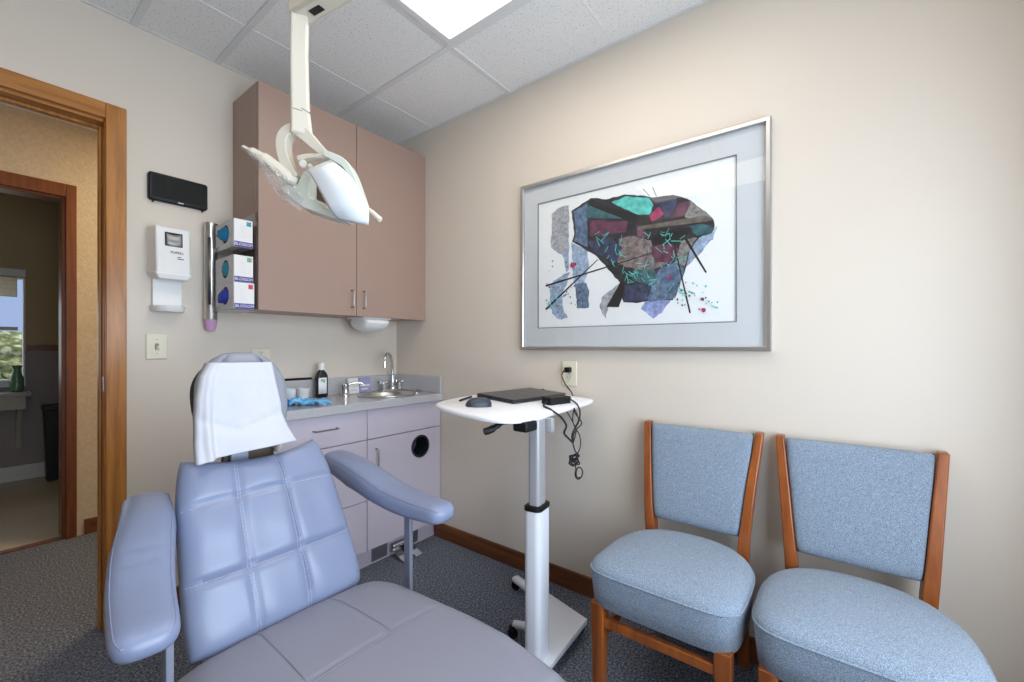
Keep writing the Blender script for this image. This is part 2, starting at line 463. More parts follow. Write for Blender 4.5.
bm = NB(); box(bm, 0.4, 0.5, HYW, BY, 0, 3.0); box(bm, -4.3, -4.2, HYW, BY, 0, 3.0); box(bm, WR, 0.4, HYW + 0.1, HYW + 0.12, H, 3.0); struct('wall_back_room_side', bm, M['room_upper'])
bm = NB(); box(bm, -4.2, 0.4, BY - 0.018, BY, 0, 0.125); struct('baseboard_back_room', bm, M['whitebase'])
bm = NB(); box(bm, -4.2, WR, 2.55, 2.58, H - 0.008, H); struct('trim_5', bm, M['dark'])
# window of the back room
bm = NB()
box(bm, WR - 0.012, WR, BY - 0.01, BY + 0.10, 0.82, 1.73); box(bm, -4.2, WR, BY - 0.03, BY + 0.10, 1.74, 1.80)
box(bm, -4.2, WR, BY - 0.04, BY + 0.10, 0.80, 0.86); box(bm, -4.2, WR - 0.04, BY + 0.02, BY + 0.06, 1.28, 1.31)
struct('window_2', bm, M['whitebase'])
bm = NB(); grid_sheet(bm, lambda u, v: V((-3.0 + u * (WR - 0.045 + 3.0), BY + 0.004 + 0.004 * math.sin(v * 30), 1.735 - v * 0.17)), 2, 20)
tag(obj('roller_blind', bm, M['blind'], loc=(-2.2, BY, 1.735), solid=0.004), 'cream roller blind pulled partway down the window beyond the hall', 'blind')
# outdoors
bm = NB()
bmesh.ops.create_icosphere(bm, subdivisions=5, radius=1.0)
for v in bm.verts:
    q = v.co.copy(); v.co = V((q.x * 2.2, q.y * 0.5, q.z * 0.75))
    v.co += q * (0.10 * noise.noise(q * 5) + 0.09 * noise.noise(q * 17) + 0.05 * noise.noise(q * 40))
    v.co += V((-2.4, 4.7, 0.62))
tag(obj('hedge', bm, M['leaf'], loc=(-2.4, 4.7, 0), angle=180), 'pale green hedge outside the far window beyond the hall', 'hedge')
bm = NB(); box(bm, -7, 2, 3.4, 9.5, -0.3, -0.1); struct('ground_outdoors', bm, M['carpet'])
# wall shelf with brackets and vase
sh = thing('wall_shelf', 'grey wall shelf on brackets below the far window beyond the hall', 'shelf', (-2.2, BY - 0.15, 0.74))
bm = NB(); box(bm, -3.2, -1.40, BY - 0.30, BY, 0.735, 0.765); obj('shelf_board', bm, M['shelfgrey'], sh, bevel=0.004)
bm = NB(); box(bm, -3.2, -1.43, BY - 0.28, BY - 0.26, 0.63, 0.735); obj('apron', bm, M['shelfgrey'], sh)
for x in (-1.47, -2.4):
    bm = NB(); prism(bm, [(x, BY, 0.735), (x, BY - 0.24, 0.735), (x, BY - 0.2, 0.66), (x, BY - 0.05, 0.5), (x, BY - 0.035, 0.28), (x, BY, 0.28)], (0.03, 0, 0))
    obj('bracket', bm, M['shelfgrey'], sh)
bm = NB(); lathe(bm, [(0.026, 0.765), (0.038, 0.775), (0.040, 0.87), (0.024, 0.93), (0.021, 0.95), (0.034, 0.985), (0.030, 0.985), (0.016, 0.95)], (-1.47, BY - 0.14, 0))
tag(obj('vase', bm, M['vase'], loc=(-1.47, BY - 0.14, 0.765)), 'green glass vase on the grey wall shelf beyond the hall', 'vase')
bm = NB()
ring_loft(bm, [[V((-1.24 + sx * w, BY - 0.2 + sy * w, z)) for sx, sy in ((-1, -1), (1, -1), (1, 1), (-1, 1))] for w, z in ((0.07, 0), (0.085, 0.6), (0.092, 0.6), (0.092, 0.64), (0.07, 0.64))])
tag(obj('waste_bin', bm, M['darkbin'], loc=(-1.24, BY - 0.2, 0), bevel=0.008), 'tall black bin standing in the room beyond the hall', 'bin')

# ================================================================ CEILING LIGHTS
M['diff'] = emit('light_diffuser', (1.0, 0.91, 0.79), 5.6)
M['diff_dim'] = emit('light_diffuser_dim', (1.0, 0.91, 0.79), 2.6)
for i, (x0, x1) in enumerate(((-1.005, -0.445), (-2.195, -1.635))):
    lab = ('recessed ceiling light panel above the framed print, cut by the top of the photo', 'recessed ceiling light panel reflected in the glass of the framed print')[i]
    t = thing('ceiling_light', lab, 'light', ((x0 + x1) / 2, -1.55, H), 'recessed ceiling light panels')
    bm = NB(); y0, y1 = -2.15, -0.96
    for a in ((x0, x0 + 0.028, y0, y1), (x1 - 0.028, x1, y0, y1), (x0 + 0.028, x1 - 0.028, y0, y0 + 0.028), (x0 + 0.028, x1 - 0.028, y1 - 0.028, y1)):
        box(bm, a[0], a[1], a[2], a[3], H - 0.012, H)
    obj('frame', bm, M['tbar'], t)
    bm = NB(); box(bm, x0 + 0.028, x1 - 0.028, y0 + 0.028, y1 - 0.028, H - 0.006, H - 0.001); obj('diffuser', bm, M['diff' if i == 0 else 'diff_dim'], t)

# ================================================================ UPPER CABINET
UX0, UX1, UD, UZ0, UZ1 = -0.954, -0.002, -0.287, 1.302, 2.314
t = thing('wall_cabinet', 'mauve two-door wall cabinet hung above the sink counter', 'cabinet', (-0.48, -0.14, UZ0))
bm = NB(); box(bm, UX0, UX1, UD + 0.02, -0.001, UZ0 + 0.004, UZ1); obj('body', bm, M['upcab'], t, bevel=0.0015)
mid = -0.473
for x0, x1, hx in ((UX0 + 0.001, mid - 0.0015, mid - 0.032), (mid + 0.0015, UX1 - 0.001, mid + 0.038)):
    bm = NB(); box(bm, x0, x1, UD, UD + 0.0185, UZ0, UZ1 - 0.001); dr = obj('door', bm, M['upcab'], t, bevel=0.0015)
    bm = NB(); z0, z1 = 1.345, 1.435
    tube(bm, bezier([(hx, UD, z0), (hx, UD - 0.022, z0 + 0.003), (hx, UD - 0.026, z0 + 0.02), (hx, UD - 0.026, z1 - 0.02), (hx, UD - 0.022, z1 - 0.003), (hx, UD, z1)], 5), 0.0035, 8)
    obj('handle', bm, M['nickel'], dr)

# paper-towel holder under the cabinet
t = thing('towel_dispenser', 'white paper towel dispenser mounted under the mauve wall cabinet', 'dispenser', (-0.30, -0.16, UZ0))
bm = NB()
prof = [(-0.06, 0.0), (-0.065, -0.02), (-0.045, -0.045), (0.0, -0.055), (0.045, -0.045), (0.06, -0.02), (0.055, 0.0)]
rings = []
for x, s in ((-0.405, 0.9), (-0.395, 1.3), (-0.365, 1.55), (-0.285, 1.55), (-0.255, 1.35), (-0.245, 0.9)):
    rings.append([V((x, -0.18 + p[0] * (0.6 + 0.4 * s) * 1.3, UZ0 + p[1] * s)) for p in prof])
ring_loft(bm, rings); obj('cover', bm, M['white'], t, sub=1)
bm = NB(); box(bm, -0.415, -0.235, -0.26, -0.1, UZ0 - 0.006, UZ0 + 0.003); obj('mounting_plate', bm, M['white'], t)

# ================================================================ BASE CABINETS
BX0, BX1, BF = -0.97, -0.004, -0.425
CT = 0.863
KZ = 0.105
M['locab_in'] = M['locab']
def base_unit(x0, x1, label):
    t = thing('base_cabinet', label, 'cabinet', ((x0 + x1) / 2, -0.21, 0), 'lavender base cabinets under the counter')
    bm = NB()
    for a in ((x0, x0 + 0.016, BF + 0.02, -0.002, KZ, CT - 0.04), (x1 - 0.016, x1, BF + 0.02, -0.002, KZ, CT - 0.04), (x0 + 0.016, x1 - 0.016, BF + 0.02, -0.002, KZ, KZ + 0.016), (x0 + 0.016, x1 - 0.016, -0.012, -0.002, KZ + 0.016, CT - 0.04), (x0 + 0.016, x1 - 0.016, BF + 0.02, BF + 0.036, CT - 0.09, CT - 0.04)):
        box(bm, *a)
    obj('carcass', bm, M['locab'], t)
    bm = NB(); box(bm, x0, x1, BF + 0.055, BF + 0.07, 0, KZ); obj('toe_kick', bm, M['locab'], t)
    return t
xm = -0.501
tl = base_unit(BX0, xm, 'lavender drawer unit at the left under the counter, partly behind the headrest')
tr = base_unit(xm, BX1, 'lavender sink cabinet in the corner with a round black waste hole')
def front(t, name, x0, x1, z0, z1):
    bm = NB(); box(bm, x0 + 0.0018, x1 - 0.0018, BF, BF + 0.019, z0 + 0.0018, z1 - 0.0018); return obj(name, bm, M['locab'], t, bevel=0.0015)
def pull(par, p0, p1):
    bm = NB(); p0, p1 = V(p0), V(p1); a = (p1 - p0).normalized()
    o = V((0, -0.026, 0))
    tube(bm, bezier([p0, p0 + o * 0.85 + a * 0.003, p0 + o + a * 0.02, p1 + o - a * 0.02, p1 + o * 0.85 - a * 0.003, p1], 5), 0.0035, 8)
    obj('handle', bm, M['nickel'], par)
TD = CT - 0.042
for z0, z1 in ((0.668, TD), (0.36, 0.668), (KZ, 0.36)):
    f = front(tl, 'drawer', BX0, xm, z0, z1)
    if z0 > 0.6: pull(f, (-0.78, BF, 0.755), (-0.665, BF, 0.755))
    else: pull(f, (-0.79, BF, z1 - 0.06), (-0.69, BF, z1 - 0.06))
front(tr, 'false_drawer', xm, BX1, 0.668, TD)
# door with a waste hole: ring of quads round a circle
def plate_hole(bm, x0, x1, z0, z1, cx, cz, r, y0, y1, n=48):
    def sq(a):
        c, s = math.cos(a), math.sin(a)
        k = min((x1 - cx) / c if c > 1e-6 else 9, (x0 - cx) / c if c < -1e-6 else 9, (z1 - cz) / s if s > 1e-6 else 9, (z0 - cz) / s if s < -1e-6 else 9)
        return cx + c * k, cz + s * k
    ang = sorted(set([2 * PI * k / n for k in range(n)] + [math.atan2(z - cz, x - cx) % (2 * PI) for x in (x0, x1) for z in (z0, z1)]))
    R = []
    for (rad, y) in ((0, y0), (1, y0), (1, y1), (0, y1)):
        R.append([V((cx + math.cos(a) * r, y, cz + math.sin(a) * r)) if rad == 0 else V((sq(a)[0], y, sq(a)[1])) for a in ang])
    ring_loft(bm, R, False, 0, True)
hc = at_y(419, 447, BF); hcx, hcz = hc.x + 0.01, hc.z + 0.004
bm = NB(); plate_hole(bm, xm + 0.0018, BX1 - 0.03, KZ + 0.0018, 0.666, hcx, hcz, 0.055, BF, BF + 0.019)
dr = obj('door', bm, M['locab'], tr, angle=30)
pull(dr, (xm + 0.05, BF, 0.52), (xm + 0.05, BF, 0.615))
bm = NB()
lathe_prof = [(0.056, 0.002), (0.064, 0.002), (0.064, -0.004), (0.053, -0.004), (0.053, 0.10), (0.0005, 0.12)]
rings = [[V((hcx + r * math.cos(a), BF + 0.0 + y, hcz + r * math.sin(a))) for a in [2 * PI * k / 40 for k in range(40)]] for r, y in lathe_prof]
ring_loft(bm, rings, False); obj('waste_hole_liner', bm, M['drawhole'], dr)
bm = NB(); box(bm, BX1 - 0.028, BX1, BF + 0.004, BF + 0.02, KZ, 0.666); obj('filler_strip', bm, M['locab'], tr)
for x0, x1 in ((-0.44, -0.345), (-0.23, -0.135)):
    bm = NB(); box(bm, x0, x1, BF + 0.049, BF + 0.055, 0.012, KZ - 0.004); obj('kick_plate', bm, M['kickmetal'], tr)
# foot pedal of the tap
t = thing('foot_pedal', 'chrome foot pedal for the tap at the foot of the lavender sink cabinet', 'pedal', (-0.29, -0.42, 0))
bm = NB(); box(bm, -0.325, -0.255, BF + 0.02, BF + 0.049, 0, 0.05); cyl(bm, (-0.33, BF + 0.03, 0.055), (-0.24, BF + 0.03, 0.055), 0.018); obj('valve', bm, M['chrome'], t, bevel=0.003)
for x in (-0.335, -0.255):
    bm = NB(); prism(bm, [(x, BF + 0.03, 0.05), (x, BF - 0.05, 0.02), (x, BF - 0.085, 0.012), (x, BF - 0.085, 0.004), (x, BF - 0.04, 0.008), (x, BF + 0.03, 0.03)], (0.045, 0, 0)); obj('pedal', bm, M['chrome'], t, bevel=0.003)

# counter with a round cut-out for the basin, and splashbacks
SX, SY, SR = -0.258, -0.248, 0.146
t = thing('worktop', 'grey worktop with a low backsplash over the lavender cabinets', 'worktop', (-0.48, -0.21, CT - 0.04))
def plate_hole_z(bm, x0, x1, y0, y1, cx, cy, r, z0, z1, n=56):
    tmp = bmesh.new(); plate_hole(tmp, x0, x1, y0, y1, cx, cy, r, z0, z1, n)
    mp = {}
    for v in tmp.verts: mp[v] = bm.verts.new((v.co.x, v.co.z, v.co.y))
    for f in tmp.faces: bm.faces.new([mp[v] for v in f.verts])
    tmp.free()
bm = NB(); plate_hole_z(bm, BX0, -0.003, -0.45, -0.003, SX, SY, SR - 0.008, CT - 0.04, CT); obj('counter_slab', bm, M['counter'], t, bevel=0.004, angle=30)
bm = NB(); box(bm, BX0, -0.003, -0.021, -0.002, CT, 0.96); box(bm, -0.021, -0.002, -0.44, -0.021, CT, 0.96); tag(obj('backsplash', bm, M['counter'], loc=(-0.48, -0.012, CT), bevel=0.003), 'low grey backsplash running along the wall behind the round sink and up the corner', 'backsplash')
# basin
t = thing('sink', 'round stainless steel sink set in the grey worktop', 'sink', (SX, SY, CT))
bm = NB()
lathe(bm, [(SR + 0.014, 0.0005), (SR + 0.013, 0.006), (SR, 0.008), (SR - 0.012, 0.002), (SR - 0.016, -0.03), (SR - 0.03, -0.10), (SR - 0.07, -0.125), (0.025, -0.13), (0.0, -0.131)], (SX, SY, CT), 56, cap=False)
obj('bowl', bm, M['steel'], t, angle=70, solid=0.0012)
bm = NB(); lathe(bm, [(0.03, -0.1285), (0.03, -0.123), (0.018, -0.125), (0.001, -0.127)], (SX, SY, CT), 24); obj('drain', bm, M['chrome'], t)
# tap
FX, FY = -0.088, -0.076
t = thing('tap', 'chrome gooseneck tap with two cross handles behind the round sink', 'tap', (FX, FY, CT))
bm = NB(); box(bm, FX - 0.085, FX + 0.07, FY - 0.022, FY + 0.022, CT, CT + 0.012); obj('base_plate', bm, M['chrome'], t, bevel=0.006, segs=3)
bm = NB()
tube(bm, bezier([(FX, FY, CT + 0.01), (FX, FY, CT + 0.10), (FX - 0.008, FY - 0.004, CT + 0.175), (FX - 0.035, FY - 0.02, CT + 0.225), (FX - 0.075, FY - 0.045, CT + 0.232), (FX - 0.1, FY - 0.06, CT + 0.205), (FX - 0.105, FY - 0.065, CT + 0.165)], 8), 0.0095, 14)
lathe(bm, [(0.022, CT + 0.012), (0.020, CT + 0.03), (0.012, CT + 0.045), (0.0105, CT + 0.06)], (FX, FY, 0), 20)
cyl(bm, (FX - 0.105, FY - 0.065, CT + 0.168), (FX - 0.105, FY - 0.065, CT + 0.150), 0.012)
obj('spout', bm, M['chrome'], t)
for hx in (FX - 0.065, FX + 0.055):
    bm = NB(); lathe(bm, [(0.02, CT + 0.012), (0.016, CT + 0.03), (0.012, CT + 0.042), (0.016, CT + 0.05), (0.018, CT + 0.058), (0.010, CT + 0.066), (0.001, CT + 0.067)], (hx, FY, 0), 18)
    for a in (0.4, 0.4 + PI / 2, 0.4 + PI, 0.4 + 1.5 * PI): tube(bm, [V((hx, FY, CT + 0.054)), V((hx + 0.034 * math.cos(a), FY + 0.034 * math.sin(a), CT + 0.057))], [0.008, 0.0105], 10)
    obj('handle', bm, M['chrome'], t)
# soap pump left of the basin
px, py = -0.435, -0.115
t = thing('soap_pump', 'small chrome soap pump on the worktop left of the round sink', 'soap pump', (px, py, CT))
bm = NB(); lathe(bm, [(0.024, CT), (0.024, CT + 0.006), (0.019, CT + 0.012), (0.019, CT + 0.045), (0.021, CT + 0.05), (0.021, CT + 0.065), (0.012, CT + 0.072), (0.001, CT + 0.073)], (px, py, 0)); obj('body', bm, M['chrome'], t)
bm = NB(); tube(bm, bezier([(px, py, CT + 0.058), (px + 0.035, py - 0.018, CT + 0.07), (px + 0.075, py - 0.04, CT + 0.07), (px + 0.085, py - 0.045, CT + 0.058)], 6), 0.006, 10); obj('spout', bm, M['chrome'], t)
bm = NB(); lathe(bm, [(0.022, CT), (0.022, CT + 0.005), (0.014, CT + 0.012), (0.001, CT + 0.013)], (-0.085, -0.30, 0)); cyl(bm, (-0.085, -0.30, CT + 0.008), (-0.045, -0.285, CT + 0.012), 0.006, 0.009)
tag(obj('drain_stopper', bm, M['steel'], loc=(-0.085, -0.30, CT)), 'small steel stopper lying on the worktop right of the round sink', 'stopper')
# packets leaning on the splashback
def leaning(name, x0, x1, h, y, m, label, cat, band=None, rot=0.0):
    bm = NB(); mtx = Matrix.Translation((0.5 * (x0 + x1), y, CT)) @ Matrix.Rotation(rot, 4, 'Z') @ Matrix.Rotation(math.radians(-9), 4, 'X')
    w = (x1 - x0) / 2
    box(bm, -w, w, -0.008, 0.008, 0.0015, h, 0, mtx)
    if band:
        box(bm, -w * 0.8, w * 0.8, -0.0086, -0.0079, h * 0.42, h * 0.55, 1, mtx); box(bm, -w * 0.7, w * 0.5, -0.0086, -0.0079, h * 0.2, h * 0.3, 1, mtx)
    return tag(obj(name, bm, [m, M[band] if band else m], loc=(0.5 * (x0 + x1), y, CT)), label, cat)
leaning('small_carton', -0.385, -0.318, 0.092, -0.065, M['boxwhite'], 'small white carton on the worktop beside the chrome soap pump', 'carton', 'boxgrey', 0.1)
leaning('sachet', -0.305, -0.230, 0.092, -0.05, M['lavpack'], 'lavender sachet leaning on the backsplash beside the small white carton', 'sachet', 'boxgrey', -0.1)
# mouthwash bottle
bx, by = -0.553, -0.075
t = thing('bottle', 'dark bottle with a white cap and label on the worktop', 'bottle', (bx, by, CT))
def rr(w, d, z, n=28, p=4.0):
    out = []
    for k in range(n):
        a = 2 * PI * k / n; c, s = math.cos(a), math.sin(a)
        out.append(V((bx + w * abs(c) ** (2 / p) * (1 if c > 0 else -1), by + d * abs(s) ** (2 / p) * (1 if s > 0 else -1), z)))
    return out
bm = NB(); ring_loft(bm, [rr(0.028, 0.019, CT, p=3), rr(0.031, 0.022, CT + 0.006), rr(0.031, 0.022, CT + 0.115), rr(0.026, 0.019, CT + 0.133, p=3), rr(0.016, 0.014, CT + 0.146, p=2), rr(0.013, 0.013, CT + 0.156, p=2)]); obj('body', bm, M['bottle'], t, angle=60)
bm = NB(); lathe(bm, [(0.017, CT + 0.150), (0.018, CT + 0.153), (0.0155, CT + 0.185), (0.012, CT + 0.19), (0.001, CT + 0.191)], (bx, by, 0), 24); obj('cap', bm, M['white'], t)
bm = NB()
lab = lambda z: [V((bx + 0.0318 * math.sin(a) * 0.92, by - 0.0228 * (1 - 0.05 * abs(math.sin(a)) ** 3), z)) for a in [-1.2 + 1.9 * k / 8 for k in range(9)]]
a, b = lab(CT + 0.022), lab(CT + 0.108)
A = [bm.verts.new(p) for p in a]; B = [bm.verts.new(p) for p in b]
for k in range(8): bm.faces.new((A[k], A[k + 1], B[k + 1], B[k]))
box(bm, bx - 0.014, bx - 0.004, by - 0.0238, by - 0.0233, CT + 0.088, CT + 0.1, 1); box(bm, bx - 0.001, bx + 0.008, by - 0.0238, by - 0.0233, CT + 0.082, CT + 0.1, 1)
lo = obj('label', bm, [M['blabel'], M['sqgreen']], t, solid=0.0004)
# black rod on the splashback
bm = NB(); cyl(bm, (-0.90, -0.012, 0.966), (-0.575, -0.012, 0.966), 0.006, 0.006, 12); cyl(bm, (-0.76, -0.012, 0.966), (-0.72, -0.012, 0.966), 0.0066, 0.0066, 12, 1)
tag(obj('wand', bm, [M['black'], M['steel']], loc=(-0.74, -0.012, 0.96)), 'thin black wand lying on top of the backsplash left of the bottle', 'wand')
# cups
for (cx, cy, r, h, lab) in ((-0.675, -0.12, 0.031, 0.062, 'white paper cup on the worktop behind the blue gloves, nearer the bottle'), (-0.765, -0.17, 0.029, 0.07, 'white paper cup on the worktop beside the headrest, left of the other cup')):
    bm = NB(); lathe(bm, [(r * 0.78, CT), (r * 0.78, CT + 0.002), (r * 0.98, CT + h - 0.003), (r * 1.06, CT + h), (r * 0.95, CT + h), (r * 0.72, CT + 0.004), (0.001, CT + 0.004)], (cx, cy, 0), 28)
    tag(obj('paper_cup', bm, M['cupwhite'], loc=(cx, cy, CT)), lab, 'cup', 'white cups on the worktop')
# gloves: crumpled
def glove(cx, cy, rot, m, label, s=1.0, lift=0.0):
    bm = NB(); c = V((cx, cy, CT + lift)); R = Matrix.Rotation(rot, 3, 'Z')
    def W(x, y, z): return c + R @ V((x * s, y * s, z * s))
    rings = []
    for i in range(9):
        x = -0.09 + 0.1 * i / 8
        w = 0.034 + 0.010 * math.sin(i * 1.9) ; h = 0.013 + 0.008 * math.sin(i * 2.3 + 1)
        z0 = 0.013 + 0.013 * max(0, math.sin(i * 0.8))
        rings.append([W(x, w * math.cos(a) * (1 + 0.18 * math.sin(3 * a + i)), z0 + max(-z0, h * math.sin(a)) + 0.004 * math.sin(4 * a + 2 * i) * (math.sin(a) > 0)) for a in [2 * PI * k / 18 for k in range(18)]])
    ring_loft(bm, rings)
    for k, (y, L, bend) in enumerate(((-0.03, 0.06, -0.5), (-0.012, 0.08, 0.15), (0.008, 0.076, -0.12), (0.027, 0.06, 0.4))):
        pts = bezier([W(-0.004, y * 0.9, 0.016), W(L * 0.35, y + bend * 0.012, 0.024 - 0.004 * k), W(L * 0.7, y + bend * 0.03, 0.014 + 0.003 * k), W(L, y + bend * 0.055, 0.008)], 4)
        tube(bm, pts, [0.0115 * s * (1 - 0.3 * i / (len(pts) - 1)) for i in range(len(pts))], 10, flat=(1.1, 0.62))
    pts = bezier([W(-0.05, 0.028, 0.014), W(-0.025, 0.052, 0.02), W(0.0, 0.066, 0.010)], 4)
    tube(bm, pts, [0.012 * s] * 4 + [0.0105 * s] * 3 + [0.009 * s] * (len(pts) - 7), 10, flat=(1.1, 0.65))
    o = obj('rubber_glove', bm, m, loc=(cx, cy, CT), angle=60)
    return tag(o, label, 'glove', 'used gloves on the worktop')
glove(-0.735, -0.335, -0.62, M['blueglove'], 'pale blue rubber glove lying crumpled near the front of the worktop', 1.05)
glove(-0.80, -0.235, 0.75, M['blueglove2'], 'deeper blue rubber glove bunched behind the pale one on the worktop', 0.75, 0.0)

# ================================================================ THINGS ON THE FAR WALL
# outlet above the splashback (behind the headrest)
def wall_plate(name, label, cat, c, xd, w=0.072, h=0.116, holes='outlet', plug=False):
    """c centre on the wall, xd = horizontal axis on the wall, n towards the room"""
    c = V(c); xd = V(xd); n = xd.cross(V((0, 0, 1))).normalized()
    if n.dot(CAM - c) < 0: n = -n
    mt = Matrix((xd, V((0, 0, 1)), n)).transposed().to_4x4(); mt.translation = c
    t = thing(name, label, cat, c)
    bm = NB(); box(bm, -w / 2, w / 2, -h / 2, h / 2, 0.0, 0.006, 0, mt); obj('cover_plate', bm, M['switch'], t, bevel=0.003, segs=3)
    if holes == 'outlet':
        for z in (0.02, -0.02):
            bm = NB(); box(bm, -0.017, 0.017, z - 0.014, z + 0.014, 0.0055, 0.0075, 0, mt)
            for x in (-0.0065, 0.0065): box(bm, x - 0.0012, x + 0.0012, z - 0.003, z + 0.006, 0.0074, 0.0079, 1, mt)
            box(bm, -0.002, 0.002, z - 0.010, z - 0.006, 0.0074, 0.0079, 1, mt)
            obj('socket', bm, [M['switch'], M['dark']], t, bevel=0.001)
        bm = NB(); cyl(bm, mt @ V((0, 0, 0.0055)), mt @ V((0, 0, 0.0072)), 0.003, 0.003, 10); obj('screw', bm, M['nickel'], t)
    else:
        bm = NB(); box(bm, -0.006, 0.006, -0.013, 0.013, 0.0055, 0.008, 0, mt); mt2 = mt @ Matrix.Translation((0, 0, 0.008)) @ Matrix.Rotation(math.radians(25), 4, 'X'); box(bm, -0.004, 0.004, -0.009, 0.005, -0.002, 0.011, 1, mt2); obj('toggle', bm, [M['edge'], M['switch']], t, bevel=0.001)
        for z in (0.03, -0.03):
            bm = NB(); cyl(bm, mt @ V((0, z, 0.0055)), mt @ V((0, z, 0.0072)), 0.003, 0.003, 10); obj('screw', bm, M['nickel'], t)
    return t
wall_plate('light_switch', 'ivory toggle light switch on the wall between doorway and dental chair', 'switch', (-1.241, 0, 1.14), (1, 0, 0), 0.072, 0.108, 'toggle')
wall_plate('wall_outlet', 'ivory wall outlet above the backsplash, half hidden by the headrest', 'outlet', (-0.83, 0, 1.09), (1, 0, 0), 0.09, 0.08)
wall_plate('wall_outlet', 'ivory wall outlet with a black plug in it, below the framed print', 'outlet', (0, -1.305, 1.013), (0, -1, 0), 0.08, 0.116)

# clock
t = thing('digital_clock', 'black rectangular digital wall clock above the sanitizer dispenser', 'clock', (-1.165, 0, 1.80))
cx0, cx1 = -1.272, -1.062
def rrect(x0, x1, z0, z1, r, y, n=5):
    out = []
    for cx, cz, a0 in ((x1 - r, z1 - r, 0), (x0 + r, z1 - r, PI / 2), (x0 + r, z0 + r, PI), (x1 - r, z0 + r, 1.5 * PI)):
        out += [V((cx + r * math.cos(a0 + PI / 2 * k / n), y, cz + r * math.sin(a0 + PI / 2 * k / n))) for k in range(n + 1)]
    return out
z0, z1 = 1.761, 1.878
bm = NB(); ring_loft(bm, [rrect(cx0, cx1, z0, z1, 0.010, 0), rrect(cx0, cx1, z0, z1, 0.010, -0.018), rrect(cx0 + 0.004, cx1 - 0.004, z0 + 0.004, z1 - 0.004, 0.008, -0.022)]); obj('case', bm, M['black'], t)
bm = NB(); ring_loft(bm, [rrect(cx0 + 0.011, cx1 - 0.009, z0 + 0.013, z1 - 0.010, 0.004, -0.0215), rrect(cx0 + 0.011, cx1 - 0.009, z0 + 0.013, z1 - 0.010, 0.004, -0.0228)]); scr = obj('screen', bm, M['lcd'], t)
SEG = {'1': 'bc', '2': 'abged', '0': 'abcdef'}
for d, xc in (('1', -1.232), ('1', -1.20), ('2', -1.155), ('0', -1.112)):
    w, h, zc, th = 0.012, 0.028, 1.819, 0.0035
    bm = NB()
    segs = {'a': (-w, w, h, 0), 'g': (-w, w, 0, 0), 'd': (-w, w, -h, 0), 'b': (w, 0, 0, h), 'c': (w, 0, -h, 0), 'f': (-w, 0, 0, h), 'e': (-w, 0, -h, 0)}
    for s in SEG[d]:
        q = segs[s]
        if s in 'agd': box(bm, xc - w + 0.002, xc + w - 0.002, -0.0233, -0.0227, zc + q[2] - th / 2, zc + q[2] + th / 2)
        else: box(bm, xc + q[0] - th / 2, xc + q[0] + th / 2, -0.0233, -0.0227, zc + q[2] + 0.002, zc + q[3] - 0.002)
    obj('digit', bm, M['lcdseg'], scr)
bm = NB(); box(bm, -1.172, -1.152, -0.0226, -0.0219, z0 + 0.005, z0 + 0.009); obj('maker_mark', bm, M['matb'], t)
for x in (cx0 + 0.014, cx1 - 0.02):
    bm = NB(); box(bm, x, x + 0.006, -0.012, -0.004, z0 - 0.008, z0); obj('foot', bm, M['black'], t)

# sanitizer dispenser
t = thing('sanitizer_dispenser', 'white hand sanitizer dispenser with drip tray on the wall by the doorway', 'dispenser', (-1.20, 0, 1.29))
sx0, sx1, sd = -1.270, -1.140, -0.10
bm = NB()
zt, zb = 1.648, 1.452
def slab(bm, q0, q1): ring_loft(bm, [[V(p) for p in q0], [V(p) for p in q1]])
slab(bm, [(sx0 - 0.004, 0, zb), (sx1 + 0.004, 0, zb), (sx1 + 0.004, 0, zt), (sx0 - 0.004, 0, zt)], [(sx0 + 0.006, sd, zb - 0.012), (sx1 - 0.006, sd, zb - 0.012), (sx1 - 0.006, sd + 0.012, zt - 0.006), (sx0 + 0.006, sd + 0.012, zt - 0.006)])
bd = obj('housing', bm, M['white'], t, bevel=0.008, segs=3)
bm = NB(); ring_loft(bm, [[V((x, y, z)) for x, y, z in ((sx0 - 0.006, -0.002, zb + 0.004), (sx1 + 0.006, -0.002, zb + 0.004), (sx1 - 0.002, sd - 0.003, zb - 0.006), (sx0 + 0.002, sd - 0.003, zb - 0.006))], [V((x, y, z)) for x, y, z in ((sx0 + 0.006, -0.006, zb - 0.022), (sx1 - 0.006, -0.006, zb - 0.022), (sx1 - 0.016, sd + 0.004, zb - 0.032), (sx0 + 0.016, sd + 0.004, zb - 0.032))]]); obj('push_bar', bm, M['white'], t, bevel=0.005, segs=3)
bm = NB(); wx0, wx1 = sx0 + 0.036, sx1 - 0.034
sl = 0.018 / 0.196
fy = lambda z: sd + (z - (zb - 0.012)) * (0.012) / (zt - 0.006 - zb + 0.012) - 0.0012
slab(bm, [(wx0, fy(1.56), 1.56), (wx1, fy(1.56), 1.56), (wx1, fy(1.618), 1.618), (wx0, fy(1.618), 1.618)], [(wx0, fy(1.56) + 0.004, 1.56), (wx1, fy(1.56) + 0.004, 1.56), (wx1, fy(1.618) + 0.004, 1.618), (wx0, fy(1.618) + 0.004, 1.618)])
obj('level_window', bm, M['dark'], bd)
bm = NB(); grid_sheet(bm, lambda u, v: V((wx0 + 0.005 + u * (wx1 - wx0 - 0.01), fy(1.565 + v * 0.048) - 0.0006 - 0.004 * math.sin(PI * v) ** 0.7, 1.565 + v * 0.048 - 0.005 * math.sin(PI * u))), 8, 8); obj('cartridge', bm, M['window_dark'], bd, solid=0.001)
text('lettering', 'PURELL', 0.014, M['inkdark'], bd, ((sx0 + sx1) / 2 + 0.012, fy(1.535) - 0.0004, 1.535), (1, 0, 0), (0, -0.06, 1))
bm = NB()
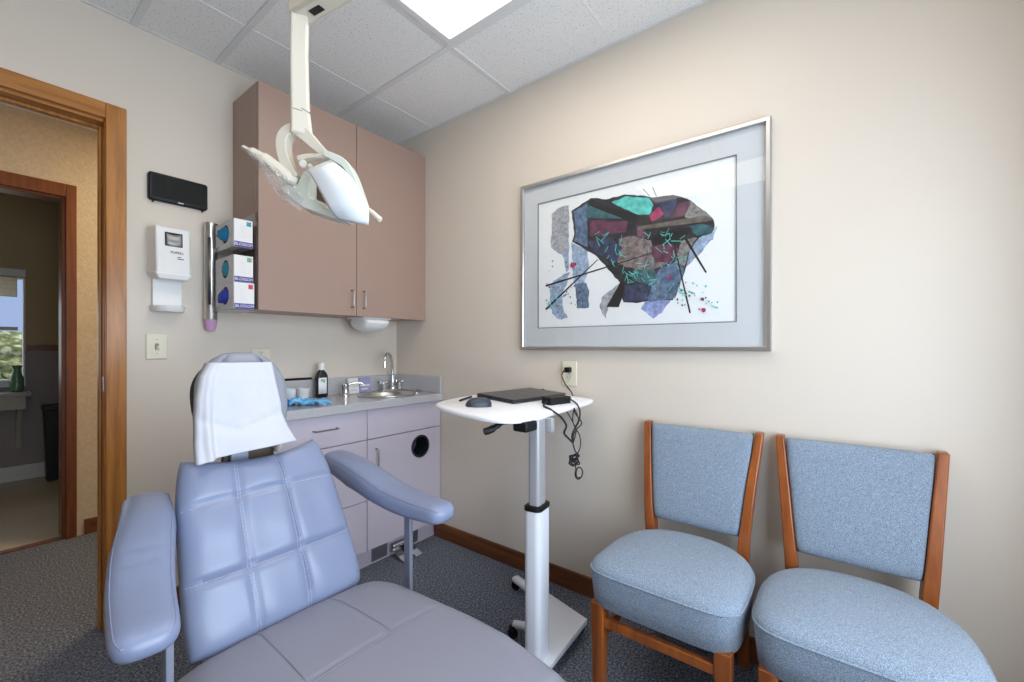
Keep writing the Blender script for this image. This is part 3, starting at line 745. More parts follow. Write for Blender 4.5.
for k, (a, b) in enumerate(((0.012, 0.024), (0.012, 0.034))): box(bm, (sx0 + sx1) / 2 + a, (sx0 + sx1) / 2 + b, fy(1.515) - 0.0006, fy(1.515), 1.518 - 0.007 * k - 0.003, 1.518 - 0.007 * k)
obj('small_print', bm, M['inkdark'], bd)
bm = NB(); slab(bm, [(sx0 + 0.012, 0, 1.44), (sx1 - 0.016, 0, 1.44), (sx1 - 0.016, 0, 1.30), (sx0 + 0.012, 0, 1.30)], [(sx0 + 0.012, -0.018, 1.43), (sx1 - 0.016, -0.018, 1.43), (sx1 - 0.016, -0.018, 1.302), (sx0 + 0.012, -0.018, 1.302)])
obj('back_plate', bm, M['white'], t, bevel=0.003)
bm = NB()
tr_out = lambda s, z: [V(((sx0 + sx1) / 2 - 0.002 + s * 0.058 * math.cos(a), -s * 0.085 * max(0.0, math.sin(a)) ** 0.6, z)) for a in [PI * k / 16 for k in range(17)]]
ring_loft(bm, [tr_out(0.93, 1.288), tr_out(1.0, 1.298), tr_out(1.03, 1.312), tr_out(0.94, 1.310), tr_out(0.9, 1.301)]); obj('drip_tray', bm, M['white'], t)

# cup dispenser tube
tx, ty, trr = -1.053, -0.030, 0.0255
t = thing('cup_dispenser', 'tall steel paper cup dispenser tube beside the wall cabinet, lilac cup below', 'dispenser', (tx, 0, 1.22))
bm = NB(); n = 32
ang = [-PI / 2 + 0.62 + (2 * PI - 0.5) * k / n for k in range(n + 1)]
def tring(r, z): return [V((tx + r * math.cos(a), ty + r * math.sin(a), z)) for a in [2 * PI * k / n for k in range(n)]]
ring_loft(bm, [tring(trr, 1.262), tring(trr + 0.0015, 1.264), tring(trr, 1.27), tring(trr, 1.690), tring(trr + 0.002, 1.694), tring(trr + 0.002, 1.702), tring(trr - 0.003, 1.702), tring(trr - 0.003, 1.30)], True)
obj('tube', bm, M['steel'], t)
bm = NB()
# cut-out window strip showing the stacked cups
st = [-PI / 2 - 0.75 + 0.5 * k / 8 for k in range(9)]
P = [[bm.verts.new((tx + (trr + 0.0006) * math.cos(a), ty + (trr + 0.0006) * math.sin(a), z)) for a in st] for z in (1.33, 1.635)]
for k in range(8): bm.faces.new((P[0][k], P[0][k + 1], P[1][k + 1], P[1][k]))
obj('cup_slot', bm, M['nickel'], t, solid=0.0008)
bm = NB(); lathe(bm, [(0.0175, 1.212), (0.018, 1.214), (0.0255, 1.258), (0.027, 1.262), (0.025, 1.266), (0.0165, 1.216), (0.001, 1.216)], (tx, ty, 0), 28); obj('cup', bm, M['pinkcup'], t)
for z in (1.36, 1.60):
    bm = NB(); box(bm, tx - 0.012, tx + 0.012, ty + 0.020, 0.001, z, z + 0.04); obj('wall_bracket', bm, M['steel'], t)

# acrylic glove-box holder on the side of the wall cabinet
gx0, gx1, gy0, gy1 = -1.048, -0.9555, -0.282, -0.058
t = thing('glove_box_rack', 'clear acrylic rack holding glove boxes on the side of the wall cabinet', 'rack', (-1.01, -0.15, 1.30))
bm = NB()
box(bm, gx1 - 0.003, gx1, gy0 - 0.004, gy1, 1.298, 1.73)
obj('back_panel', bm, M['acrylic'], t)
for z in (1.296, 1.561):
    bm = NB(); box(bm, gx0 - 0.003, gx1 - 0.003, gy0 - 0.004, gy1, z, z + 0.004); obj('shelf', bm, M['acrylic'], t)
for z in (1.300, 1.565):
    bm = NB(); box(bm, gx0 - 0.003, gx0, gy0 - 0.004, gy1, z, z + 0.018); obj('front_lip', bm, M['acrylic'], t)
for i, (z0, z1, gm, sq, dx, desc) in enumerate(((1.566, 1.686, 'teal', 'sqteal', 0, 'topmost glove box in the acrylic rack, teal glove sticking out'), (1.4165, 1.5315, 'teal2', 'sqgreen', 0.0, 'middle glove box, teal glove inside its round hole, stacked on another'), (1.3012, 1.4155, 'indigo', 'sqred', 0.0, 'lowest glove box in the acrylic rack, indigo glove hanging out'))):
    bt = thing('glove_box', desc, 'glove box', ((gx0 + gx1) / 2, -0.16, z0), 'glove boxes in the acrylic rack')
    X0, X1, Y0, Y1 = gx0 + 0.0015, gx1 - (0.018, 0.016, 0.011)[i], gy0 + 0.002, gy1 - 0.012
    cz, cyy = (z0 + z1) / 2 + 0.004, (Y0 + Y1) / 2 - 0.01
    bm = NB(); box(bm, X0 + 0.002, X1, Y0, Y1, z0, z1); obj('carton', bm, M['boxwhite'], bt, bevel=0.001)
    # front face with round hole, facing into the doorway side
    bm = NB(); tmp = bmesh.new(); plate_hole(tmp, Y0, Y1, z0, z1, cyy, cz, 0.040, X0, X0 + 0.002, 40)
    mp = {v: bm.verts.new((v.co.y, v.co.x, v.co.z)) for v in tmp.verts}
    for f in tmp.faces: bm.faces.new([mp[v] for v in f.verts])
    tmp.free(); obj('front_panel', bm, M['boxgrey'], bt, angle=30)
    bm = NB(); cyl(bm, (X0 + 0.0012, cyy, cz), (X0 + 0.0022, cyy, cz), 0.0395, 0.0395, 32); obj('opening', bm, M['dark'], bt)
    bm = NB(); bmesh.ops.create_icosphere(bm, subdivisions=3, radius=1.0)
    for v in bm.verts:
        q = v.co.copy(); k = 1 + 0.22 * noise.noise(q * 2.3 + V((i * 5, 0, 0))) + 0.1 * noise.noise(q * 6)
        v.co = V((max(X0 + 0.001, X0 + 0.002 - 0.016 * max(0, -q.x) * k * (1.5 if i != 1 else 0.7)), cyy + q.y * 0.034 * k, cz + q.z * 0.033 * k)) if q.x > 0 else V((X0 + 0.002 - 0.018 * (-q.x) * k * (1.5 if i != 1 else 0.6), cyy + q.y * 0.034 * k + (0.012 if i != 1 else 0) * q.x * q.x, cz + q.z * 0.030 * k - (0.022 if i == 2 else 0.0) * q.x * q.x))
    obj('glove', bm, M[gm], bt, angle=60)
    bm = NB(); box(bm, X0 + 0.002, X1, Y0 - 0.0005, Y0 - 0.0001, z0 + 0.0005, z0 + 0.024); bd = obj('name_band', bm, M['boxband'], bt)
    text('lettering', 'BLOSSOM', 0.0165, M['boxwhite'], bd, ((X0 + X1) / 2 + 0.002, Y0 - 0.0008, z0 + 0.0125), (1, 0, 0), (0, 0, 1), 0.0002)
    bm = NB(); box(bm, X1 - 0.024, X1 - 0.006, Y0 - 0.0006, Y0 - 0.0001, z1 - 0.026, z1 - 0.007); obj('colour_mark', bm, M[sq], bt)
    bm = NB()
    for r in range(7): box(bm, X0 + 0.024, X0 + 0.024 + 0.024 - 0.004 * (r % 3), Y0 - 0.0005, Y0 - 0.0001, z1 - 0.030 - r * 0.0075, z1 - 0.0285 - r * 0.0075)
    obj('small_print', bm, M['boxgrey'], bt)

# ================================================================ FRAMED PRINT
fy0, fy1, fz0, fz1 = -2.123, -1.036, 1.123, 1.948
t = thing('framed_print', 'large silver-framed abstract print behind glass on the right wall', 'picture', (0, (fy0 + fy1) / 2, fz0))
def frame_ring(bm, a0, a1, b0, b1, w, x0, x1):
    """rectangular frame on the right wall, mitred"""
    def r(i, x): return [V((x, a0 + i, b0 + i)), V((x, a1 - i, b0 + i)), V((x, a1 - i, b1 - i)), V((x, a0 + i, b1 - i))]
    ring_loft(bm, [r(0, x0), r(0, x1 + 0.003), r(0.003, x1), r(w - 0.003, x1), r(w, x1 + 0.004), r(w, x0)], False, 0, True)
bm = NB(); frame_ring(bm, fy0, fy1, fz0, fz1, 0.018, -0.001, -0.028); obj('frame', bm, M['silver'], t, angle=25)
ay0, ay1, az0, az1 = -2.01, -1.134, 1.233, 1.844
bm = NB()
def rect(i0, i1, j0, j1, x): return [V((x, i0, j0)), V((x, i1, j0)), V((x, i1, j1)), V((x, i0, j1))]
ring_loft(bm, [rect(fy0 + 0.01, fy1 - 0.01, fz0 + 0.01, fz1 - 0.01, -0.006), rect(fy0 + 0.01, fy1 - 0.01, fz0 + 0.01, fz1 - 0.01, -0.011), rect(ay0, ay1, az0, az1, -0.011), rect(ay0, ay1, az0, az1, -0.006)], False, 0, True)
obj('mat_board', bm, M['matb'], t, smooth=False)
bm = NB(); ring_loft(bm, [rect(ay0 - 0.0035, ay1 + 0.0035, az0 - 0.0035, az1 + 0.0035, -0.0111), rect(ay0 - 0.0035, ay1 + 0.0035, az0 - 0.0035, az1 + 0.0035, -0.0114), rect(ay0, ay1, az0, az1, -0.0114), rect(ay0, ay1, az0, az1, -0.0075)], False, 0, True); obj('mat_edge', bm, M['matin'], t, smooth=False)

ART = ['printp']
def ink(name, rgb, vary=0.15, sc=40):
    vary = min(0.5, vary * 1.6)
    M[name] = mat(name, rgb, 0.9, vary=(sc, vary)); ART.append(name); return len(ART) - 1
DK = ink('ink_charcoal', (52, 48, 52), 0.25, 25); TE = ink('ink_turquoise', (98, 196, 186), 0.2); TD2 = ink('ink_dark_teal', (60, 98, 104), 0.3); MG = ink('ink_magenta', (176, 62, 106), 0.2)
PL = ink('ink_plum', (104, 60, 80), 0.25); TP = ink('ink_taupe', (128, 112, 110), 0.3, 60); GB = ink('ink_grey_brown', (112, 102, 92), 0.25); GH = ink('ink_grey_hatch', (132, 128, 124), 0.4, 90)
LB = ink('ink_pale_blue', (158, 174, 198), 0.22, 60); GR = ink('ink_pale_grey', (166, 166, 170), 0.22, 80); PW = ink('ink_periwinkle', (150, 160, 205), 0.22, 60); NV = ink('ink_navy', (62, 66, 92), 0.3)
SL = ink('ink_slate_blue', (96, 114, 140), 0.35, 50); BK = ink('ink_black', (38, 34, 34), 0.1)
bm = NB(); box(bm, -0.006, -0.003, ay0 - 0.02, ay1 + 0.02, az0 - 0.02, az1 + 0.02, 0)
lay = [0]
def W(p):
    return at_x(530 + p[0] / 4.545, 175 + p[1] / 4.545, 0.0)
def shape(mi, pts, jag=0.0):
    lay[0] += 1; x = -0.0061 - 0.00004 * lay[0]
    ps = []
    for i in range(len(pts)):
        a, b = pts[i], pts[(i + 1) % len(pts)]
        n = max(1, int(math.hypot(b[0] - a[0], b[1] - a[1]) / 14)) if jag else 1
        for k in range(n):
            f = k / n; ps.append((a[0] + (b[0] - a[0]) * f + random.uniform(-jag, jag), a[1] + (b[1] - a[1]) * f + random.uniform(-jag, jag)))
    vs = []
    for p in ps:
        q = W(p); vs.append(bm.verts.new((x, q.y, q.z)))
    f = bm.faces.new(vs); f.material_index = mi
def stroke(mi, a, b, w=2.2, w2=None):
    dx, dy = b[0] - a[0], b[1] - a[1]; L = math.hypot(dx, dy) or 1; nx, ny = -dy / L, dx / L; w2 = w2 or w
    shape(mi, [(a[0] + nx * w, a[1] + ny * w), (b[0] + nx * w2, b[1] + ny * w2), (b[0] - nx * w2, b[1] - ny * w2), (a[0] - nx * w, a[1] - ny * w)])
def dot(mi, c, r):
    shape(mi, [(c[0] + r * math.cos(a) * random.uniform(0.8, 1.2), c[1] + r * math.sin(a) * random.uniform(0.8, 1.2)) for a in [2 * PI * k / 9 for k in range(9)]])
shape(GR, [(102, 182), (132, 152), (180, 138), (180, 345), (150, 362), (120, 350), (98, 335)], 3)
shape(LB, [(180, 300), (182, 430), (166, 445), (160, 400), (150, 365), (172, 345)], 3)
shape(LB, [(182, 440), (166, 500), (150, 560), (158, 610), (176, 652), (130, 655), (104, 630), (92, 560), (98, 500), (122, 470), (160, 450)], 4)
shape(LB, [(192, 308), (265, 345), (270, 420), (250, 490), (205, 500), (196, 440)], 3)
shape(SL, [(208, 495), (258, 488), (272, 530), (270, 604), (216, 606), (212, 550)], 3)
shape(GR, [(410, 488), (330, 558), (318, 602), (345, 652), (362, 600), (420, 540)], 3)
shape(PW, [(525, 572), (645, 565), (602, 625), (566, 655), (508, 612)], 4)
shape(LB, [(735, 300), (858, 235), (832, 292), (762, 372), (716, 420), (700, 380)], 4)
shape(DK, [(190, 165), (280, 105), (350, 112), (430, 92), (520, 95), (560, 106), (650, 92), (720, 110), (775, 150), (835, 200), (843, 235), (830, 265), (770, 285), (730, 340), (715, 410), (690, 480), (650, 570), (560, 570), (500, 582), (430, 580), (418, 560), (410, 490), (350, 420), (300, 365), (265, 345), (195, 305), (205, 270), (195, 200)], 2)
shape(SL, [(200, 170), (262, 130), (266, 330), (205, 300), (212, 250)], 2)
shape(TD2, [(262, 128), (345, 165), (445, 200), (268, 196)])
shape(TE, [(375, 125), (440, 100), (545, 106), (562, 140), (546, 182), (490, 182), (420, 150)], 2)
shape(BK, [(272, 112), (400, 158), (568, 200), (545, 228), (440, 206), (266, 138)])
shape(PL, [(276, 208), (345, 206), (340, 275), (276, 280)])
shape(MG, [(545, 186), (588, 145), (610, 178), (594, 196), (556, 212)], 1)
shape(PL, [(345, 215), (448, 210), (440, 262), (345, 272)], 2)
shape(PL, [(640, 200), (680, 130), (735, 115), (705, 185)], 2)
shape(NV, [(578, 120), (665, 112), (672, 132), (638, 196), (616, 196), (604, 160)], 1)
shape(GH, [(732, 122), (775, 152), (838, 205), (760, 218), (704, 190)], 3)
shape(TD2, [(725, 238), (780, 222), (836, 240), (820, 268), (760, 276)], 3)
shape(GB, [(490, 236), (800, 186), (838, 206), (800, 214), (490, 252)])
shape(PL, [(486, 252), (520, 250), (548, 290), (488, 280)])
shape(BK, [(590, 246), (740, 240), (690, 300), (650, 310), (600, 336), (556, 300)])
shape(TP, [(410, 292), (468, 276), (552, 300), (562, 350), (622, 336), (672, 362), (604, 420), (520, 446), (400, 404)], 4)
shape(NV, [(266, 305), (372, 284), (422, 330), (392, 402), (300, 352)], 3)
shape(PL, [(552, 330), (640, 310), (690, 340), (640, 400), (570, 400)], 4)
shape(TD2, [(470, 430), (560, 430), (600, 470), (560, 500), (470, 480)], 4)
shape(SL, [(590, 430), (682, 385), (704, 436), (662, 560), (545, 578), (528, 552)], 3)
shape(NV, [(436, 500), (562, 496), (534, 570), (432, 576)], 3)
shape(GH, [(690, 300), (760, 285), (724, 340), (706, 420), (660, 400)], 4)
shape(BK, [(415, 486), (350, 600), (406, 602), (428, 540), (432, 490)], 1)
stroke(BK, (75, 505), (560, 355), 4, 2); stroke(BK, (75, 612), (312, 385), 4, 2); stroke(BK, (650, 285), (730, 628), 2.5, 4); stroke(BK, (708, 288), (803, 445), 6, 4)
stroke(BK, (516, 65), (548, 100), 1.6); stroke(BK, (560, 58), (578, 100), 1.6)
rs = random.Random(3)
for k in range(78):
    cx = rs.uniform(280, 700); cy = rs.uniform(262, 520)
    if cy > 330 and cx < 300 + (cy - 330) * 0.9: continue
    a = rs.uniform(0, PI); L = rs.uniform(8, 24)
    stroke(TE, (cx - L * math.cos(a), cy - L * math.sin(a)), (cx + L * math.cos(a), cy + L * math.sin(a)), rs.uniform(1.0, 1.8))
for k in range(40):
    dot(rs.choice((SL, BK, TE, PL)), (rs.uniform(76, 250), rs.uniform(370, 620)), rs.uniform(2, 5))
for k in range(26): dot(rs.choice((TE, BK, TE, PL)), (rs.uniform(670, 860), rs.uniform(490, 620)), rs.uniform(2.5, 6))
dot(MG, (201, 412), 12); dot(MG, (792, 614), 11); dot(MG, (642, 466), 9); dot(PL, (788, 566), 8)
for c in ((120, 560), (100, 590), (700, 540), (740, 535), (845, 600), (690, 520)): stroke(TE, (c[0] - 16, c[1] - 5), (c[0] + 14, c[1] + 6), 3)
obj('art_print', bm, [M[n] for n in ART], t, smooth=False)
bm = NB(); box(bm, -0.0165, -0.0145, fy0 + 0.012, fy1 - 0.012, fz0 + 0.012, fz1 - 0.012); obj('glass_pane', bm, M['glass'], t)

# ================================================================ DENTAL CHAIR
DCX = -1.194
dc = thing('dental_chair', 'lavender quilted vinyl dental chair with armrests and headrest', 'dental chair', (DCX, -1.5, 0))
B0 = V((DCX, -1.108, 0.378)); tilt = math.atan2(0.21, 0.44)
UP = V((0, math.sin(tilt), math.cos(tilt))); NF = V((0, -math.cos(tilt), math.sin(tilt)))
LB_ = 0.522
wid = lambda v: 0.240 - 0.037 * (v * 0.5 + 0.5) - 0.010 * max(0, v) ** 3
dip = lambda u, v: -0.050 * max(0.0, v) ** 3 * max(0.0, 1 - abs(u) ** 2.6)
seU, seV = (-0.365, 0.226), (-0.31, 0.43)
def q_h(u, v):
    h = 0.050
    for s in seU: h -= 0.012 * math.exp(-(abs(u - s) / 0.034) ** 1.3)
    for s in seV: h -= 0.013 * math.exp(-(abs(v - s) / 0.032) ** 1.3)
    h += 0.010 * (1 - u * u) * (1 - 0.6 * v * v)
    # pillows
    h += 0.006 * noise.noise(V((u * 2.6, v * 2.4, 0)))
    return h
def q_P(u, v): return B0 + V((u * wid(v) + 0.006 * (0.5 - v * 0.5), 0, 0)) + UP * ((v * 0.5 + 0.5) * LB_ + dip(u, v)) - NF * 0.03
pad('backrest', M['vinyl_pad'], dc, q_P, NF, q_h, 0.035, 64, 72, 9.0, 0.10)
def dashes(bm, pts, gap=0.009, ln=0.006, r=0.0010):
    acc = 0.0
    for a, b in zip(pts, pts[1:]):
        L = (b - a).length; d = (b - a).normalized(); s = 0.0
        while s < L:
            tube(bm, [a + d * s, a + d * min(L, s + ln)], r, 5); s += gap
def on_back(u, v, lift=0.001):
    uu = u * math.sqrt(max(0, 1 - 0.1 * abs(v) ** 4)); vv = v * math.sqrt(max(0, 1 - 0.1 * abs(u) ** 4))
    e = (max(0.0, 1 - abs(u) ** 9) * max(0.0, 1 - abs(v) ** 9)) ** 0.42
    return q_P(uu, vv) + NF * (e * q_h(u, v) + lift)
bm = NB()
for s in seU:
    for o in (-0.017, 0.017): dashes(bm, [on_back(s + o, -0.96 + 1.92 * k / 24) for k in range(25)])
for s in seV: dashes(bm, [on_back(-0.97 + 1.94 * k / 24, s - 0.014) for k in range(25)])
obj('stitching', bm, M['thread'], [c for c in dc.children if c.name.startswith('backrest')][0])
# rear shell
pad('back_shell', M['shell'], dc, lambda u, v: B0 + V((u * wid(v) * 0.93, 0, 0)) + UP * ((v * 0.5 + 0.5) * LB_ * 0.86 + 0.02) - NF * 0.062, -NF, lambda u, v: 0.03, 0.01, 20, 20, 8, 0.1)
# seat with leg rest
ST = 0.388
SH = [(-1.06, 0.225), (-1.09, 0.255), (-1.12, 0.282), (-1.2, 0.299), (-1.3, 0.306), (-1.4, 0.313), (-1.5, 0.321), (-1.62, 0.321), (-1.75, 0.300), (-1.87, 0.273), (-2.0, 0.252), (-2.25, 0.240)]
def seat_half(y):
    # half width of the seat at y (rear -1.09 ... front -2.2)
    for (a, ha), (b, hb) in zip(SH, SH[1:]):
        if y >= b:
            k = (a - y) / (a - b); k = max(0.0, min(1.0, k)); return ha + (hb - ha) * k
    return SH[-1][1]
def s_P(u, v):
    y = -1.090 - (0.5 - 0.5 * v) * 1.115
    return V((DCX + u * seat_half(y), y, ST - 0.03))
seamY = -1.405
def s_h(u, v):
    y = -1.090 - (0.5 - 0.5 * v) * 1.115
    h = 0.050 + 0.012 * (1 - u * u)
    h -= 0.003 * math.exp(-((y - seamY) / 0.006) ** 2)
    if y > seamY:
        for s in (-0.34, 0.34): h -= 0.003 * math.exp(-((u - s) / 0.02) ** 2)
    h -= 0.004 * math.exp(-((y + 1.82) / 0.012) ** 2)
    return h
sp = pad('seat', M['seat_pad'], dc, s_P, (0, 0, 1), s_h, 0.06, 100, 200, 10.0, 0.06)
def on_seat(u, v, lift=0.0008):
    uu = u * math.sqrt(max(0, 1 - 0.06 * abs(v) ** 4)); vv = v * math.sqrt(max(0, 1 - 0.06 * abs(u) ** 4))
    e = (max(0.0, 1 - abs(u) ** 10) * max(0.0, 1 - abs(v) ** 10)) ** 0.42
    return s_P(uu, vv) + V((0, 0, e * s_h(u, v) + lift))
vy = lambda y: 1 - 2 * (-1.090 - y) / 1.115
bm = NB(); dashes(bm, [on_seat(-0.95 + 1.9 * k / 24, vy(seamY - 0.008)) for k in range(25)], 0.010, 0.0095, 0.0009)
for s in (-0.34, 0.34): dashes(bm, [on_seat(s + 0.02, vy(-1.13 + (seamY + 1.13) * k / 10)) for k in range(11)], 0.010, 0.0095, 0.0009)
obj('stitching', bm, M['seat_pad'], sp)
# pale flap between back and seat
bm = NB(); grid_sheet(bm, lambda u, v: V((DCX - 0.20 + 0.41 * u, -1.09 - 0.05 * v + 0.0, 0.360 + 0.022 * (1 - v) + 0.004 * math.sin(u * 9))), 14, 5); obj('seat_flap', bm, M['seat_pad'], dc, solid=0.006)
# headrest
HC = V((-1.213, -0.848, 0.992)); ht = math.radians(14)
HU = V((0, math.sin(ht), math.cos(ht))); HN = V((0, -math.cos(ht), math.sin(ht)))
hw = lambda v: 0.128 * (1 - 0.42 * max(0, v) ** 2.2 - 0.10 * max(0, -v) ** 2)
hd = pad('headrest', M['head_pad'], dc, lambda u, v: HC + V((u * hw(v), 0, 0)) + HU * (v * 0.135) - HN * 0.01, HN, lambda u, v: 0.034 - 0.012 * math.exp(-((abs(u) - 0.55) / 0.06) ** 2) * (v > 0.2), 0.03, 30, 30, 4.0, 0.28)
for s in (-1, 1):
    bm = NB(); tube(bm, [HC + V((s * hw(v) * 0.56, 0, 0)) + HU * (v * 0.135) + HN * (0.021, 0.020, 0.016, 0.004)[k] for k, v in enumerate((0.25, 0.5, 0.72, 0.90))], 0.0022, 6)
    obj('piping', bm, M['piping'], hd)
pad('headrest_shell', M['shell'], dc, lambda u, v: HC + V((u * hw(v) * 0.99 - 0.005, 0, 0)) + HU * (v * 0.122 + 0.002) - HN * 0.032, HN, lambda u, v: 0.016, 0.02, 20, 20, 4.0, 0.28)
bm = NB(); box(bm, -1.255, -1.205, -0.86, -0.85, 0.76, 0.90); obj('strap', bm, M['pewter'], dc, bevel=0.003)
bm = NB(); box(bm, -1.27, -1.125, -0.845, -0.825, 0.74, 0.92); obj('headrest_bar', bm, M['hole'], dc, bevel=0.003)
for x in (-1.305, -1.125):
    bm = NB(); tube(bm, [V((x, -0.868, 0.90)), V((x, -0.868, 0.85)), V((x, -0.862, 0.815)), V((x * 1.0, -0.86, 0.80))], [0.03, 0.03, 0.025, 0.012], 16, flat=(1, 0.4)); obj('headrest_bracket', bm, M['cream'], dc)
# armrests
def armrest(path, wids, ths, lab=None):
    """path: centre-line points of the top surface, wids: half widths, ths: thickness"""
    pts = bezier(path, 8); n = len(pts)
    def lerp(a, f):
        x = f * (len(a) - 1); i = min(int(x), len(a) - 2); return a[i] + (a[i + 1] - a[i]) * (x - i)
    rings = []
    N = 28
    for i in range(-4, n + 4):
        j = min(max(i, 0), n - 1); f = j / (n - 1)
        t_ = (pts[min(j + 1, n - 1)] - pts[max(j - 1, 0)]).normalized()
        s = V((t_.y, -t_.x, 0)).normalized(); up = s.cross(t_); up = up if up.z > 0 else -up
        w, th = lerp(wids, f), lerp(ths, f)
        k = 1.0; off = V((0, 0, 0))
        if i < 0: q = (-i) / 4; k = math.sqrt(max(0.0, 1 - q * q)); off = -t_ * (0.045 * q)
        if i > n - 1: q = (i - n + 1) / 4; k = math.sqrt(max(0.0, 1 - q * q)); off = t_ * (0.045 * q)
        kk = max(k, 0.08)
        c = pts[j] + off - up * th / 2
        ring = []
        for m_ in range(N):
            a = 2 * PI * m_ / N; ca, sa = math.cos(a), math.sin(a)
            ex_ = abs(ca) ** (2 / 3.2) * (1 if ca > 0 else -1); ez = abs(sa) ** (2 / 2.6) * (1 if sa > 0 else -1)
            crease = 0.0042 * (math.exp(-((f - 0.52) / 0.022) ** 2) + math.exp(-((f - 0.60) / 0.022) ** 2)) * (ez > 0.3)
            ring.append(c + s * (ex_ * w * (0.35 + 0.65 * kk)) + up * (ez * th / 2 * (0.3 + 0.7 * kk) - crease))
        rings.append(ring)
    bm = NB(); ring_loft(bm, rings)
    o = obj('armrest', bm, M['vinyl_pad'], dc, angle=80)
    bm = NB(); N2 = len(rings)
    loop = [rings[i][3] for i in range(2, N2 - 1)] + [rings[i][11] for i in range(N2 - 2, 1, -1)]
    tube(bm, loop, 0.0016, 5, closed=True); obj('seam', bm, M['piping'], o)
    return o
def lift_pt(px, py, d): return at_d(px, py, d)
R_ARM = [(-0.868, -0.785, 0.738), (-0.862, -0.92, 0.722), (-0.858, -1.06, 0.688), (-0.854, -1.18, 0.664), (-0.850, -1.325, 0.658)]
L_ARM = [(-1.448, -0.85, 0.748), (-1.470, -0.96, 0.738), (-1.503, -1.08, 0.700), (-1.524, -1.18, 0.657), (-1.540, -1.29, 0.630)]
armrest(R_ARM, (0.050, 0.056, 0.056, 0.054, 0.050), (0.075, 0.095, 0.085, 0.072, 0.06))
armrest(L_ARM, (0.052, 0.056, 0.058, 0.056, 0.052), (0.085, 0.10, 0.085, 0.065, 0.055))
for (x, y, zt_, s) in ((-0.835, -1.165, 0.605, 1), (-1.487, -1.205, 0.585, -1)):
    bm = NB(); box(bm, x - 0.007, x + 0.007, y - 0.015, y + 0.015, 0.27, zt_); box(bm, x - 0.005, x + 0.005, y - 0.013, y + 0.07, zt_ - 0.012, zt_ + 0.012) ; obj('arm_post', bm, M['pewter'], dc, bevel=0.002)
    bm = NB(); cyl(bm, (x - 0.012, y, zt_ - 0.012), (x + 0.012, y, zt_ - 0.012), 0.011, 0.011, 16); obj('pivot_knob', bm, M['chrome'], dc)
    bm = NB(); x2 = DCX + s * 0.2; box(bm, min(x, x2), max(x, x2), y - 0.013, y + 0.013, 0.262, 0.285); obj('arm_bracket', bm, M['pewter'], dc, bevel=0.002)
# mechanism, column and base
bm = NB(); box(bm, DCX - 0.19, DCX + 0.19, -1.95, -1.10, 0.25, 0.29); obj('seat_pan', bm, M['pewter'], dc, bevel=0.006)
bm = NB(); box(bm, DCX - 0.06, DCX + 0.06, -1.13, -0.97, 0.255, 0.36); obj('back_hinge', bm, M['shell'], dc, bevel=0.006)
bm = NB(); cyl(bm, (DCX, -1.55, 0.05), (DCX, -1.55, 0.255), 0.10, 0.08, 32); obj('column', bm, M['pewter'], dc)
bm = NB(); ring_loft(bm, [[V((DCX + a * w, -1.58 + b * l, z)) for a, b in ((-1, -1), (1, -1), (1, 1), (-1, 1))] for w, l, z in ((0.23, 0.36, 0), (0.23, 0.36, 0.03), (0.19, 0.32, 0.055))]); obj('base', bm, M['pewter'], dc, bevel=0.02, segs=3)

# towel over the headrest
def TW(px, py, v):
    """point on the draped sheet: v = 0 at the headrest top, 1 at the hem"""
    return at_y(px, py, -0.893 - 0.062 * v)
LE = [(209, 363), (200.5, 378), (196.5, 400), (195.5, 425), (195, 446), (196, 465.5)]
RE = [(273, 362), (276.5, 378), (281, 398), (284.5, 416), (289, 427), (297.5, 441)]
def towel(u, v):
    f = v * (len(LE) - 1); i = min(int(f), len(LE) - 2); k = f - i
    lx, ly = [LE[i][c] + (LE[i + 1][c] - LE[i][c]) * k for c in (0, 1)]
    rx_, ry = [RE[i][c] + (RE[i + 1][c] - RE[i][c]) * k for c in (0, 1)]
    p = TW(lx + (rx_ - lx) * u, ly + (ry - ly) * u + -2.5 * math.sin(u * PI) * (v > 0.9) * (v - 0.9) * 10, v)
    p.y -= 0.004 * math.sin(u * PI)
    # folds fanning from the sides
    w = v * v
    p.y += -0.012 * w * math.sin(u * 9.0 + 2.0 * v) * 0.6 - 0.015 * math.exp(-((u - 0.10 - 0.05 * v) / 0.045) ** 2) * (0.3 + 0.7 * v) + 0.006 * math.exp(-((u - 0.2) / 0.05) ** 2) * v
    p.y += 0.006 * noise.noise(V((u * 4, v * 3, 1.3))) * (0.3 + v) + 0.005 * math.exp(-((v - 0.72 + 0.35 * abs(u - 0.5)) / 0.05) ** 2)
    p.y += 0.03 * max(0, (0.04 - u) / 0.04) ** 2 * (1 - 0.6 * v) + 0.02 * max(0, (u - 0.97) / 0.03) ** 2 * (1 - v)
    return p
bm = NB(); grid_sheet(bm, towel, 60, 60)
tag(obj('headrest_cover', bm, M['paper'], loc=(-1.22, -0.9, 1.09), angle=180, solid=0.003), 'white paper cover draped over the headrest of the dental chair', 'cover')

